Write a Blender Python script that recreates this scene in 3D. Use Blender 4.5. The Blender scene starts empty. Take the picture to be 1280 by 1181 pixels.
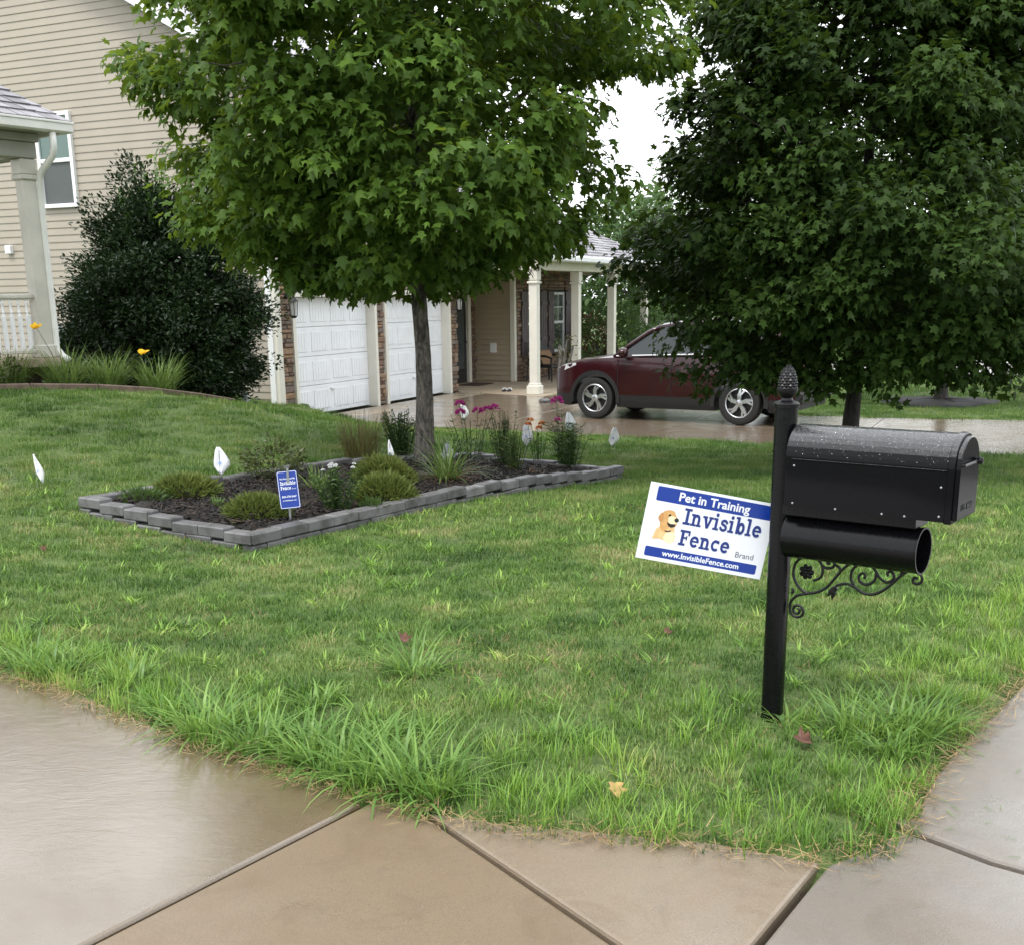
import bpy, math, random
import numpy as np
from mathutils import Matrix, Vector

# ------------------------------------------------------------------ scene, camera, light
sc = bpy.context.scene
col = sc.collection
PITCH, ROLL, FPX, CX, CY = 0.25755, -0.0128, 1433.7, 640.0, 749.3
_f = Vector((0, math.cos(PITCH), -math.sin(PITCH)))
_u0 = Vector((0, math.sin(PITCH), math.cos(PITCH)))
_r0 = Vector((1, 0, 0))
_r = _r0 * math.cos(ROLL) + _u0 * math.sin(ROLL)
_u = -_r0 * math.sin(ROLL) + _u0 * math.cos(ROLL)
cd = bpy.data.cameras.new('camera')
cam = bpy.data.objects.new('camera', cd)
col.objects.link(cam)
cam.matrix_world = Matrix(((_r.x, _u.x, -_f.x, 0), (_r.y, _u.y, -_f.y, 0), (_r.z, _u.z, -_f.z, 1.55), (0, 0, 0, 1)))
cd.sensor_fit = 'HORIZONTAL'
cd.sensor_width = 36
cd.lens = FPX / 1280 * 36
cd.shift_y = (CY - 590.5) / 1280
cd.clip_start = 0.05
cd.clip_end = 2000
sc.camera = cam

SUN_EL, SUN_AZ = math.radians(62), math.radians(-35)      # veiled sun high, behind and left
w = bpy.data.worlds.new('World')
sc.world = w
w.use_nodes = True
nt = w.node_tree
bg = nt.nodes['Background']
sky = nt.nodes.new('ShaderNodeTexSky')
sky.sky_type = 'NISHITA'
sky.sun_disc = False
sky.sun_elevation = SUN_EL
sky.sun_rotation = math.radians(215)
sky.air_density = 1.5
sky.dust_density = 4.0
mx = nt.nodes.new('ShaderNodeMix')
mx.data_type = 'RGBA'
mx.inputs[0].default_value = 0.88
nt.links.new(sky.outputs[0], mx.inputs[6])
mx.inputs[7].default_value = (12.6, 13.0, 13.4, 1)          # even overcast cloud deck
nt.links.new(mx.outputs[2], bg.inputs[0])
bg.inputs[1].default_value = 0.10
sd = bpy.data.lights.new('sun', 'SUN')
sd.energy = 1.5
sd.angle = math.radians(14)
sd.color = (1, 0.97, 0.92)
sun = bpy.data.objects.new('sun', sd)
col.objects.link(sun)
sun.rotation_euler = (math.radians(28), 0, math.radians(-35))
sc.view_settings.view_transform = 'Standard'
sc.view_settings.look = 'None'
sc.view_settings.exposure = 0.85
sc.view_settings.gamma = 1.0
sc.view_settings.use_curve_mapping = False

rng = np.random.default_rng(7)
random.seed(7)
U = random.uniform
PI = math.pi

# ------------------------------------------------------------------ helpers
def tag(o, label=None, cat=None, group=None, kind=None):
    if label: o['label'] = label
    if cat: o['category'] = cat
    if group: o['group'] = group
    if kind: o['kind'] = kind
    return o

def empty(name, loc, rz=0.0, label=None, cat=None, group=None):
    o = bpy.data.objects.new(name, None)
    o.empty_display_size = 0.1
    col.objects.link(o)
    o.location = loc
    o.rotation_euler = (0, 0, rz)
    return tag(o, label, cat, group)

class MB:
    def __init__(s): s.v = []; s.f = []
    def add(s, vs, fs):
        b = len(s.v); s.v += [tuple(map(float, p)) for p in vs]; s.f += [tuple(b + i for i in f) for f in fs]; return s
    def box(s, x0, x1, y0, y1, z0, z1):
        return s.add([(x0,y0,z0),(x1,y0,z0),(x1,y1,z0),(x0,y1,z0),(x0,y0,z1),(x1,y0,z1),(x1,y1,z1),(x0,y1,z1)],
                     [(0,3,2,1),(4,5,6,7),(0,1,5,4),(1,2,6,5),(2,3,7,6),(3,0,4,7)])
    def bbox(s, x0, x1, y0, y1, z0, z1, b=0.006):       # box with chamfered edges all round the top and sides
        b = min(b, (x1-x0)/3, (y1-y0)/3, (z1-z0)/3)
        vs = []
        for (xa, xb, ya, yb, z) in ((x0+b,x1-b,y0+b,y1-b,z0),(x0,x1,y0,y1,z0+b),(x0,x1,y0,y1,z1-b),(x0+b,x1-b,y0+b,y1-b,z1)):
            vs += [(xa,ya,z),(xb,ya,z),(xb,yb,z),(xa,yb,z)]
        fs = [(3,2,1,0),(12,13,14,15)]
        for k in range(3):
            for i in range(4):
                j = (i+1) % 4; fs.append((k*4+i, k*4+j, k*4+4+j, k*4+4+i))
        return s.add(vs, fs)
    def prism(s, poly, z0, z1):                          # 2D polygon (ccw) in xy, z extruded
        n = len(poly)
        vs = [(p[0],p[1],z0) for p in poly] + [(p[0],p[1],z1) for p in poly]
        return s.add(vs, [tuple(range(n-1,-1,-1)), tuple(range(n,2*n))] + [(i,(i+1)%n,n+(i+1)%n,n+i) for i in range(n)])
    def tube(s, pts, r, n=8, caps=True):
        pts = [Vector(p) for p in pts]
        rs = r if hasattr(r, '__len__') else [r]*len(pts)
        base = len(s.v); up = Vector((0,0,1)); prev = None
        for i, p in enumerate(pts):
            d = (pts[min(i+1,len(pts)-1)] - pts[max(i-1,0)])
            if d.length < 1e-9: d = Vector((0,0,1))
            d.normalize()
            if prev is None:
                a = d.cross(Vector((0.31,0.87,0.2)) if abs(d.z) > .9 else up)
            else:
                a = prev - d*prev.dot(d)
            a.normalize(); prev = a; b = d.cross(a)
            for k in range(n):
                t = 2*PI*k/n
                q = p + (a*math.cos(t) + b*math.sin(t))*rs[i]
                s.v.append((q.x,q.y,q.z))
        for i in range(len(pts)-1):
            for k in range(n):
                k2 = (k+1) % n
                s.f.append((base+i*n+k, base+i*n+k2, base+(i+1)*n+k2, base+(i+1)*n+k))
        if caps:
            s.f.append(tuple(base+k for k in range(n-1,-1,-1)))
            e = base+(len(pts)-1)*n
            s.f.append(tuple(e+k for k in range(n)))
        return s
    def lathe(s, prof, n=20, c=(0,0,0), axis="z", caps=True):
        base = len(s.v)
        for r, z in prof:
            for k in range(n):
                t = 2*PI*k/n; x, y = r*math.cos(t), r*math.sin(t)
                p = (x,y,z) if axis == 'z' else ((z,x,y) if axis == 'x' else (y,z,x))
                s.v.append((p[0]+c[0],p[1]+c[1],p[2]+c[2]))
        for i in range(len(prof)-1):
            for k in range(n):
                k2 = (k+1) % n
                s.f.append((base+i*n+k, base+i*n+k2, base+(i+1)*n+k2, base+(i+1)*n+k))
        if caps and prof[0][0] > 1e-6: s.f.append(tuple(base+k for k in range(n-1,-1,-1)))
        if caps and prof[-1][0] > 1e-6: s.f.append(tuple(base+(len(prof)-1)*n+k for k in range(n)))
        return s
    def loft(s, rings, caps=True):
        n = len(rings[0]); base = len(s.v)
        for rg in rings: s.v += [tuple(map(float, p)) for p in rg]
        for i in range(len(rings)-1):
            for k in range(n):
                k2 = (k+1) % n
                s.f.append((base+i*n+k, base+i*n+k2, base+(i+1)*n+k2, base+(i+1)*n+k))
        if caps:
            s.f.append(tuple(base+k for k in range(n-1,-1,-1)))
            s.f.append(tuple(base+(len(rings)-1)*n+k for k in range(n)))
        return s
    def mesh(s, name, mat, smooth=False, angle=None):
        m = bpy.data.meshes.new(name)
        m.from_pydata(s.v, [], s.f)
        m.update()
        if mat: m.materials.append(mat)
        if smooth: m.polygons.foreach_set('use_smooth', [True]*len(m.polygons))
        if smooth and angle:
            m.set_sharp_from_angle(angle=math.radians(angle))
        return m
    def build(s, name, mat, parent=None, smooth=False, angle=None):
        return link(name, s.mesh(name, mat, smooth, angle), parent)

def link(name, me, parent=None):
    o = bpy.data.objects.new(name, me)
    col.objects.link(o)
    if parent: o.parent = parent
    return o

def np_mesh(name, V, Fc, mat, parent=None, smooth=False, attrs=None):
    """V (n,3), Fc list of (k-gon arrays)"""
    m = bpy.data.meshes.new(name)
    m.vertices.add(len(V)); m.vertices.foreach_set('co', np.ascontiguousarray(V, np.float32).ravel())
    tot = sum(a.size for a in Fc); npoly = sum(len(a) for a in Fc)
    m.loops.add(tot); m.polygons.add(npoly)
    m.loops.foreach_set('vertex_index', np.concatenate([a.ravel() for a in Fc]).astype(np.int32))
    starts = []; o = 0
    for a in Fc:
        starts.append(o + np.arange(len(a))*a.shape[1]); o += a.size
    m.polygons.foreach_set('loop_start', np.concatenate(starts).astype(np.int32))
    if smooth: m.polygons.foreach_set('use_smooth', np.ones(npoly, bool))
    for k, arr in (attrs or {}).items():
        a = m.attributes.new(k, 'FLOAT', 'POINT'); a.data.foreach_set('value', np.ascontiguousarray(arr, np.float32))
    m.update(calc_edges=True)
    if mat: m.materials.append(mat)
    return link(name, m, parent)

# ------------------------------------------------------------------ materials
class NT:
    def __init__(s, name):
        s.m = bpy.data.materials.new(name); s.m.use_nodes = True
        s.t = s.m.node_tree; s.p = s.t.nodes['Principled BSDF']; s.out = s.t.nodes['Material Output']
    def n(s, typ, **kw):
        nd = s.t.nodes.new(typ)
        for k, v in kw.items(): setattr(nd, k, v)
        return nd
    def l(s, a, b): s.t.links.new(a, b)
    def coord(s, kind='Object', scale=(1,1,1)):
        tc = s.n('ShaderNodeTexCoord'); mp = s.n('ShaderNodeMapping'); mp.inputs['Scale'].default_value = scale
        s.l(tc.outputs[kind], mp.inputs[0]); return mp.outputs[0]
    def pos(s, scale=(1,1,1)):
        g = s.n('ShaderNodeNewGeometry'); mp = s.n('ShaderNodeMapping'); mp.inputs['Scale'].default_value = scale
        s.l(g.outputs['Position'], mp.inputs[0]); return mp.outputs[0]
    def noise(s, vec, scale, detail=4, rough=.55, dist=0):
        nd = s.n('ShaderNodeTexNoise'); nd.inputs['Scale'].default_value = scale; nd.inputs['Detail'].default_value = detail
        nd.inputs['Roughness'].default_value = rough; nd.inputs['Distortion'].default_value = dist
        if vec is not None: s.l(vec, nd.inputs['Vector'])
        return nd.outputs['Fac']
    def ramp(s, fac, stops):
        r = s.n('ShaderNodeValToRGB'); e = r.color_ramp.elements
        while len(e) < len(stops): e.new(.5)
        for el, (p, c) in zip(e, stops):
            el.position = p; el.color = tuple(c) + (1,) if len(c) == 3 else c
        s.l(fac, r.inputs[0]); return r.outputs[0]
    def rng(s, fac, a, b, c, d):
        r = s.n('ShaderNodeMapRange'); s.l(fac, r.inputs[0])
        for i, v in enumerate((a,b,c,d)): r.inputs[i+1].default_value = v
        return r.outputs[0]
    def mix(s, fac, a, b, mode='MIX'):
        m = s.n('ShaderNodeMix', data_type='RGBA', blend_type=mode)
        for i, v in ((0,fac),(6,a),(7,b)):
            if isinstance(v, (int,float)): m.inputs[i].default_value = v
            elif isinstance(v, tuple): m.inputs[i].default_value = v + (1,) if len(v) == 3 else v
            else: s.l(v, m.inputs[i])
        return m.outputs[2]
    def math(s, op, a, b):
        m = s.n('ShaderNodeMath', operation=op)
        for i, v in ((0,a),(1,b)):
            if isinstance(v, (int,float)): m.inputs[i].default_value = v
            else: s.l(v, m.inputs[i])
        return m.outputs[0]
    def bump(s, h, strength=.3, dist=.01, normal=None):
        b = s.n('ShaderNodeBump'); b.inputs['Strength'].default_value = strength; b.inputs['Distance'].default_value = dist
        s.l(h, b.inputs['Height'])
        if normal: s.l(normal, b.inputs['Normal'])
        return b.outputs[0]
    def set(s, **kw):
        for k, v in kw.items():
            i = s.p.inputs[k.replace('_', ' ')]
            if isinstance(v, (int,float)): i.default_value = v
            elif isinstance(v, tuple): i.default_value = v + (1,) if len(v) == 3 else v
            else: s.l(v, i)
        return s

def simple(name, c, rough=.5, var=.12, nscale=6, bump=0, spec=.5, metal=0, fine=60):
    t = NT(name); v = t.coord()
    n1 = t.noise(v, nscale); n2 = t.noise(v, fine, 3)
    a = tuple(max(0, x*(1-var)) for x in c); b = tuple(x*(1+var) for x in c)
    t.set(Base_Color=t.ramp(n1, [(.3,a),(.7,b)]), Roughness=t.rng(n2, .3,.7, max(.02,rough-.06), min(1,rough+.06)), Metallic=metal)
    t.p.inputs['Specular IOR Level'].default_value = spec
    if bump: t.set(Normal=t.bump(n2, bump, .004))
    return t.m

def leaf_mat(name, dark, light, trans=(.25,.42,.05), tf=.3, rough=.38, scale=1.4, attr='rnd', hue=None, spec=.25):
    t = NT(name)
    at = t.n('ShaderNodeAttribute', attribute_name=attr)
    n1 = t.noise(t.pos(), scale, 3)
    f = t.math('ADD', t.math('MULTIPLY', at.outputs['Fac'], .65), t.math('MULTIPLY', n1, .35))
    c = t.ramp(f, [(.15,dark),(.62,tuple((a+b)/2 for a,b in zip(dark,light))),(.97,light)])
    if hue: c = t.ramp(f, [(.1,dark),(.5,tuple((a+b)/2 for a,b in zip(dark,light))),(.8,light),(.97,hue)])
    t.set(Base_Color=c, Roughness=rough)
    t.p.inputs['Specular IOR Level'].default_value = spec
    tr = t.n('ShaderNodeBsdfTranslucent')
    t.l(t.mix(.5, c, trans), tr.inputs[0])
    ms = t.n('ShaderNodeMixShader'); ms.inputs[0].default_value = tf
    t.l(t.p.outputs[0], ms.inputs[1]); t.l(tr.outputs[0], ms.inputs[2]); t.l(ms.outputs[0], t.out.inputs[0])
    return t.m

def grass_mat(name, stops, tipmix=.0, tf=.25):
    t = NT(name)
    oi = t.n('ShaderNodeObjectInfo')
    mp = t.n('ShaderNodeMapping'); t.l(oi.outputs['Location'], mp.inputs[0])
    n1 = t.noise(mp.outputs[0], .8, 4, .6); n2 = t.noise(mp.outputs[0], 3.2, 3, .6)
    at = t.n('ShaderNodeAttribute', attribute_name='rnd')
    f = t.math('ADD', t.math('ADD', t.math('MULTIPLY', n1, .85), t.math('ADD', t.math('MULTIPLY', n2, .60), t.math('MULTIPLY', t.noise(mp.outputs[0], 11, 2), .30))), t.math('ADD', t.math('MULTIPLY', at.outputs['Fac'], .27), t.math('MULTIPLY', oi.outputs['Random'], .1)))
    f = t.math('SUBTRACT', f, .51)
    c = t.ramp(f, stops)
    t.set(Base_Color=c, Roughness=.42)
    t.p.inputs['Specular IOR Level'].default_value = .35
    tr = t.n('ShaderNodeBsdfTranslucent'); t.l(c, tr.inputs[0])
    ms = t.n('ShaderNodeMixShader'); ms.inputs[0].default_value = tf
    t.l(t.p.outputs[0], ms.inputs[1]); t.l(tr.outputs[0], ms.inputs[2]); t.l(ms.outputs[0], t.out.inputs[0])
    return t.m

def wet_concrete(name, c, lo=.1, hi=.4, ripple=0.0, cut=(.4,.6), tint=(.80,.70,.58), spec=.6, coat=0.0, cior=1.4, grain=1.0):
    t = NT(name); v = t.pos()
    n1 = t.noise(v, 1.3, 5, .6, .4); n2 = t.noise(v, 9, 5, .6); n3 = t.noise(v, 190, 3, .65); n4 = t.noise(v, 330, 2)
    base = t.mix(t.rng(n1,.35,.7,0,1), c, tuple(a*b for a,b in zip(c,tint)))
    base = t.mix(t.rng(n2,.45,.75,0,.45), base, tuple(a*.72 for a in c))
    base = t.mix(t.math('MULTIPLY', t.rng(n3,.56,.70,0,.5), t.rng(n2,.35,.65,.25,1)), base, tuple(min(1,a*1.7) for a in c))
    n5 = t.noise(v, 3.1, 6, .7, .8)
    base = t.mix(t.rng(n5,.52,.70,0,.5), base, tuple(a*b for a,b in zip(c,(.62,.52,.42))))
    base = t.mix(t.rng(n4,.34,.46,.6,0), base, tuple(a*.4 for a in c))
    wet = t.rng(n1, cut[0], cut[1], lo, hi)
    t.set(Base_Color=base, Roughness=t.math('ADD', wet, t.math('MULTIPLY', n3, .08)))
    t.p.inputs['Specular IOR Level'].default_value = spec
    b = t.bump(n3, .22*grain, .003)
    b = t.bump(n2, .15*grain, .006, b)
    if coat:
        t.p.inputs['Coat Weight'].default_value = coat; t.p.inputs['Coat IOR'].default_value = cior; t.p.inputs['Coat Roughness'].default_value = .09
    if ripple:
        v2 = t.pos((.75,1.5,1))
        rp = t.noise(v2, 15, 4, .62, .9)
        b = t.bump(rp, ripple, .006, b)
    if coat: t.l(b, t.p.inputs['Coat Normal'])
    t.set(Normal=b)
    return t.m

M = {}
M['slab_wet'] = wet_concrete('flooded concrete', (.150,.115,.073), .10, .30, .16, (.42,.66), spec=1.0, coat=.75, cior=1.5, grain=.6)
M['slab_tan'] = wet_concrete('damp tan concrete', (.185,.142,.095), .22, .40)
M['slab_buff'] = wet_concrete('damp buff concrete', (.215,.175,.13), .22, .40)
M['slab_grey'] = wet_concrete('wet grey concrete', (.195,.18,.163), .16, .38, .10, coat=.55)
M['drive'] = wet_concrete('wet driveway concrete', (.19,.155,.12), .05, .16, .02)
M['apron'] = wet_concrete('pale apron concrete', (.34,.29,.225), .2, .45)
M['porch_slab'] = wet_concrete('porch concrete', (.44,.38,.30), .4, .6)
M['joint'] = simple('joint filler', (.02,.016,.013), .7)
M['black'] = simple('black post paint', (.004,.004,.005), .25, .2, 5, .03, .22)
M['iron'] = simple('black cast iron', (.005,.005,.006), .34, .2, 12, .12, .3)
M['white_vinyl'] = simple('white vinyl', (.78,.79,.80), .45, .03)
M['cream'] = simple('cream trim', (.70,.675,.60), .5, .04)
M['door_white'] = simple('white garage door', (.78,.80,.83), .38, .05, 3)
M['siding'] = simple('tan vinyl siding', (.345,.305,.25), .5, .04, 2)
M['siding_porch'] = simple('khaki vinyl siding', (.37,.315,.225), .5, .04, 2)
M['gutter'] = simple('pale gutter', (.70,.70,.66), .42, .06)
M['porch_paint'] = simple('weathered cream paint', (.55,.53,.47), .55, .1, 3)
M['porch_soffit'] = simple('greyed soffit boards', (.34,.34,.30), .6, .12, 3)
M['dark'] = simple('dark', (.012,.012,.013), .5)
M['shutter'] = simple('grey brown shutter', (.12,.10,.105), .55, .12)
M['wire'] = simple('flag wire', (.4,.41,.43), .35, .1, 6, 0, .5, .8)
M['flagw'] = simple('white flag plastic', (.82,.83,.85), .35, .03)
M['blue'] = simple('sign blue', (.004,.032,.25), .35, .03)
M['navy'] = simple('letter navy', (.008,.026,.17), .4, .03)
M['sign_white'] = simple('sign white plastic', (.70,.73,.79), .32, .02)
M['grey_text'] = simple('letter grey', (.12,.13,.15), .5)
M['mulch'] = simple('dark mulch bed', (.010,.008,.007), .75, .4, 14, .5)
M['bulb'] = simple('lantern glass', (.45,.45,.43), .15, .05)
M['brown'] = simple('dead leaf', (.095,.036,.02), .6, .35, 30)
M['yellowleaf'] = simple('yellowed leaf', (.36,.24,.08), .6, .2, 30)
M['mat'] = simple('door mat', (.045,.022,.018), .9, .3, 30, .3)
M['wicker'] = simple('dark wicker', (.02,.018,.018), .55, .3, 40, .3)
M['cushion'] = simple('brown cushion', (.22,.13,.07), .8)
M['pewter'] = simple('grey utility box', (.30,.33,.34), .45)
M['soil'] = simple('edging timber', (.12,.085,.065), .8, .3, 8, .3)
M['stripe'] = simple('white sandal', (.6,.6,.6), .6)

def mulch_mat():
    t = NT('mulch chips'); at = t.n('ShaderNodeAttribute', attribute_name='rnd')
    t.set(Base_Color=t.ramp(at.outputs['Fac'], [(.0,(.004,.0035,.003)),(.6,(.014,.010,.008)),(.9,(.034,.024,.018)),(1,(.10,.07,.05))]), Roughness=.5); t.p.inputs['Specular IOR Level'].default_value = .25
    return t.m
M['chips'] = mulch_mat()

def stone_mat():
    t = NT('ledge stone'); oi = t.n('ShaderNodeObjectInfo'); at = t.n('ShaderNodeAttribute', attribute_name='rnd')
    f = t.math('FRACT', t.math('ADD', oi.outputs['Random'], at.outputs['Fac']), 0)
    v = t.pos(); n = t.noise(v, 14, 5, .65); n2 = t.noise(v, 60, 3)
    c = t.ramp(f, [(0,(.13,.075,.05)),(.25,(.24,.15,.095)),(.45,(.17,.13,.115)),(.62,(.33,.20,.11)),(.8,(.30,.235,.18)),(1,(.11,.085,.075))])
    c = t.mix(t.rng(n,.3,.75,0,.55), c, (.09,.065,.05))
    t.set(Base_Color=c, Roughness=.7, Normal=t.bump(n, .6, .02, t.bump(n2,.4,.006)))
    return t.m
M['stone'] = stone_mat()

def paver_mat():
    t = NT('grey edging block'); oi = t.n('ShaderNodeObjectInfo'); v = t.pos()
    n = t.noise(v, 60, 4); n2 = t.noise(v, 7, 4)
    c = t.mix(t.rng(oi.outputs['Random'],0,1,0,1), (.10,.098,.102), (.165,.162,.165))
    c = t.mix(t.rng(n2,.45,.65,0,.75), c, (.045,.043,.042))
    t.set(Base_Color=c, Roughness=t.rng(n2,.3,.7,.32,.62), Normal=t.bump(n,.4,.004))
    return t.m
M['paver'] = paver_mat()

def shingle_mat():
    t = NT('asphalt shingle'); oi = t.n('ShaderNodeObjectInfo'); at = t.n('ShaderNodeAttribute', attribute_name='rnd'); v = t.pos()
    n = t.noise(v, 110, 3)
    f = t.math('FRACT', t.math('ADD', oi.outputs['Random'], at.outputs['Fac']), 0)
    c = t.ramp(f, [(0,(.15,.14,.155)),(.5,(.24,.23,.25)),(1,(.34,.33,.355))])
    c = t.mix(t.rng(n,.45,.7,0,.5), c, (.11,.10,.11))
    t.set(Base_Color=c, Roughness=.5, Normal=t.bump(n,.4,.004))
    return t.m
M['shingle'] = shingle_mat()

def bark_mat(name, c):
    t = NT(name); v = t.pos((1,1,.35)); n = t.noise(v, 26, 6, .7, .6); n2 = t.noise(t.pos(), 5, 3)
    cc = t.ramp(n, [(.38,tuple(x*.22 for x in c)),(.5,c),(.64,tuple(x*2.0 for x in c))])
    cc = t.mix(t.rng(n2,.55,.72,0,.5), cc, tuple(x*1.7 for x in c))
    t.set(Base_Color=cc, Roughness=.7, Normal=t.bump(n, 1.0, .05))
    return t.m
M['bark'] = bark_mat('maple bark', (.105,.093,.078))
M['bark_dark'] = bark_mat('wet dark bark', (.020,.016,.013))

def ground_mat():
    t = NT('lawn soil'); v = t.pos(); n = t.noise(v, 1.1, 5, .6); n2 = t.noise(v, 22, 5, .7)
    c = t.ramp(n2, [(.3,(.03,.045,.012)),(.5,(.06,.10,.022)),(.7,(.13,.14,.05))])
    c = t.mix(t.rng(n,.35,.65,0,.5), c, (.09,.15,.03))
    t.set(Base_Color=c, Roughness=.9, Normal=t.bump(n2,.7,.03))
    return t.m
M['ground'] = ground_mat()

def car_paint():
    t = NT('maroon car paint'); n = t.noise(t.coord(), 3)
    t.set(Base_Color=t.ramp(n,[(.3,(.022,.0026,.005)),(.7,(.030,.0036,.0065))]), Roughness=.25)
    t.p.inputs['Coat Weight'].default_value = .5; t.p.inputs['Coat Roughness'].default_value = .05; t.p.inputs['Specular IOR Level'].default_value = .25
    return t.m
M['paint'] = car_paint()
M['clad'] = simple('black car plastic', (.012,.012,.013), .42)
M['tyre'] = simple('tyre rubber', (.012,.012,.012), .6, .2, 20, .2)
M['alloy'] = simple('alloy silver', (.55,.56,.58), .28, .05, 6, 0, .5, .9)
M['glass'] = simple('tinted glass', (.02,.026,.028), .05, .05)
M['chrome'] = simple('chrome', (.7,.7,.72), .12, .03, 6, 0, .5, 1)
M['lamp'] = simple('headlamp', (.5,.5,.52), .1)
M['redlamp'] = simple('tail lamp', (.10,.006,.008), .2)

def mailbox_mat():
    t = NT('wet black mailbox'); v = t.coord(); n = t.noise(v, 230, 2); n2 = t.noise(v, 60, 3)
    g = t.n('ShaderNodeNewGeometry'); sx = t.n('ShaderNodeSeparateXYZ'); t.l(g.outputs['True Normal'], sx.inputs[0])
    rain_sheen = t.rng(sx.outputs[2], .25, .75, 0, 1)                     # rainwater film on upward faces; mask also sets a painted top sheen
    t.set(Base_Color=(.004,.004,.005), Roughness=.22)
    t.l(t.rng(rain_sheen, 0, 1, .03, .6), t.p.inputs['Specular IOR Level'])
    t.l(t.rng(rain_sheen, 0, 1, .14, 1), t.p.inputs['Coat Weight']); t.p.inputs['Coat IOR'].default_value = 1.6  # coat cut on the sides, standing in for reflections of darker surroundings
    t.l(t.math('ADD', t.math('MULTIPLY', rain_sheen, .10), t.rng(n2,.35,.65,.07,.13)), t.p.inputs['Coat Roughness'])
    bn = t.bump(t.math('MULTIPLY', rain_sheen, t.rng(n,.5,.62,0,1)), .5, .002)
    t.l(bn, t.p.inputs['Normal']); t.l(bn, t.p.inputs['Coat Normal'])
    return t.m
M['mailbox'] = mailbox_mat()

def win_mat(name, c):
    t = NT(name); n = t.noise(t.pos(), 2)
    t.set(Base_Color=c, Roughness=.07, Normal=t.bump(n,.05,.05)); t.p.inputs['Specular IOR Level'].default_value = .9
    return t.m
M['pane_green'] = win_mat('window pane', (.06,.12,.10))
M['screen'] = simple('insect screen', (.085,.095,.095), .6, .05)
M['pane'] = win_mat('dark pane', (.04,.055,.06))

M['leaf_maple'] = leaf_mat('maple leaves', (.018,.046,.010), (.105,.185,.030), (.40,.54,.05), .36, .46, hue=(.25,.32,.05), spec=.17)
M['leaf_maple2'] = leaf_mat('dark maple leaves', (.007,.017,.004), (.038,.072,.014), (.22,.36,.04), .15, .55, hue=(.115,.165,.035), spec=.10)
M['leaf_holly'] = leaf_mat('holly leaves', (.010,.022,.008), (.032,.058,.020), (.08,.16,.04), .07, .28)
M['leaf_sprig'] = leaf_mat('young holly leaves', (.06,.13,.025), (.14,.26,.06), (.3,.5,.08), .3, .35)
M['leaf_far'] = leaf_mat('far leaves', (.03,.065,.02), (.085,.16,.045), (.25,.4,.08), .25, .5)
M['leaf_shrub'] = leaf_mat('shrub leaves', (.03,.06,.018), (.10,.16,.045), (.25,.4,.06), .2, .45)
M['leaf_azalea'] = leaf_mat('bronzed shrub leaves', (.03,.04,.016), (.09,.11,.035), (.25,.3,.06), .15, .4, hue=(.16,.085,.04))
M['leaf_red'] = leaf_mat('russet leaves', (.09,.045,.03), (.22,.11,.07), (.4,.2,.1), .2, .5)
M['mound'] = leaf_mat('heath needles', (.055,.085,.018), (.16,.19,.045), (.3,.4,.08), .2, .5, hue=(.26,.19,.07))
M['lily'] = leaf_mat('lily blades', (.06,.115,.028), (.19,.27,.08), (.35,.5,.1), .22, .4, hue=(.34,.27,.11))
M['dry'] = leaf_mat('dry blades', (.12,.07,.03), (.34,.20,.09), (.5,.35,.15), .2, .6)
M['bronze'] = leaf_mat('bronze blades', (.07,.08,.03), (.17,.15,.06), (.4,.35,.1), .2, .5, hue=(.2,.09,.05))
M['pink'] = leaf_mat('phlox petals', (.34,.02,.17), (.58,.07,.33), (.7,.1,.4), .25, .5)
M['yellow'] = leaf_mat('daylily petals', (.80,.44,.01), (.90,.62,.03), (.9,.6,.05), .3, .45)
M['whitefl'] = leaf_mat('white petals', (.6,.6,.6), (.8,.8,.8), (.8,.8,.8), .2, .5)
M['orange'] = leaf_mat('orange petals', (.6,.16,.03), (.75,.3,.06), (.8,.3,.05), .25, .5)
M['crab'] = leaf_mat('crabgrass blades', (.065,.15,.028), (.22,.35,.085), (.35,.55,.10), .28, .38, 3)
M['grass'] = grass_mat('lawn blades', [(.28,(.026,.068,.011)),(.44,(.072,.152,.024)),(.58,(.128,.225,.040)),(.70,(.205,.280,.075)),(.82,(.36,.33,.15)),(.95,(.44,.33,.18))])
M['grass_long'] = grass_mat('edge blades', [(.25,(.06,.14,.022)),(.5,(.15,.29,.04)),(.72,(.27,.42,.07)),(.92,(.42,.42,.14))], tf=.3)
M['straw'] = leaf_mat('straw litter', (.16,.095,.05), (.46,.34,.17), (.5,.4,.2), .15, .6)

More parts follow.
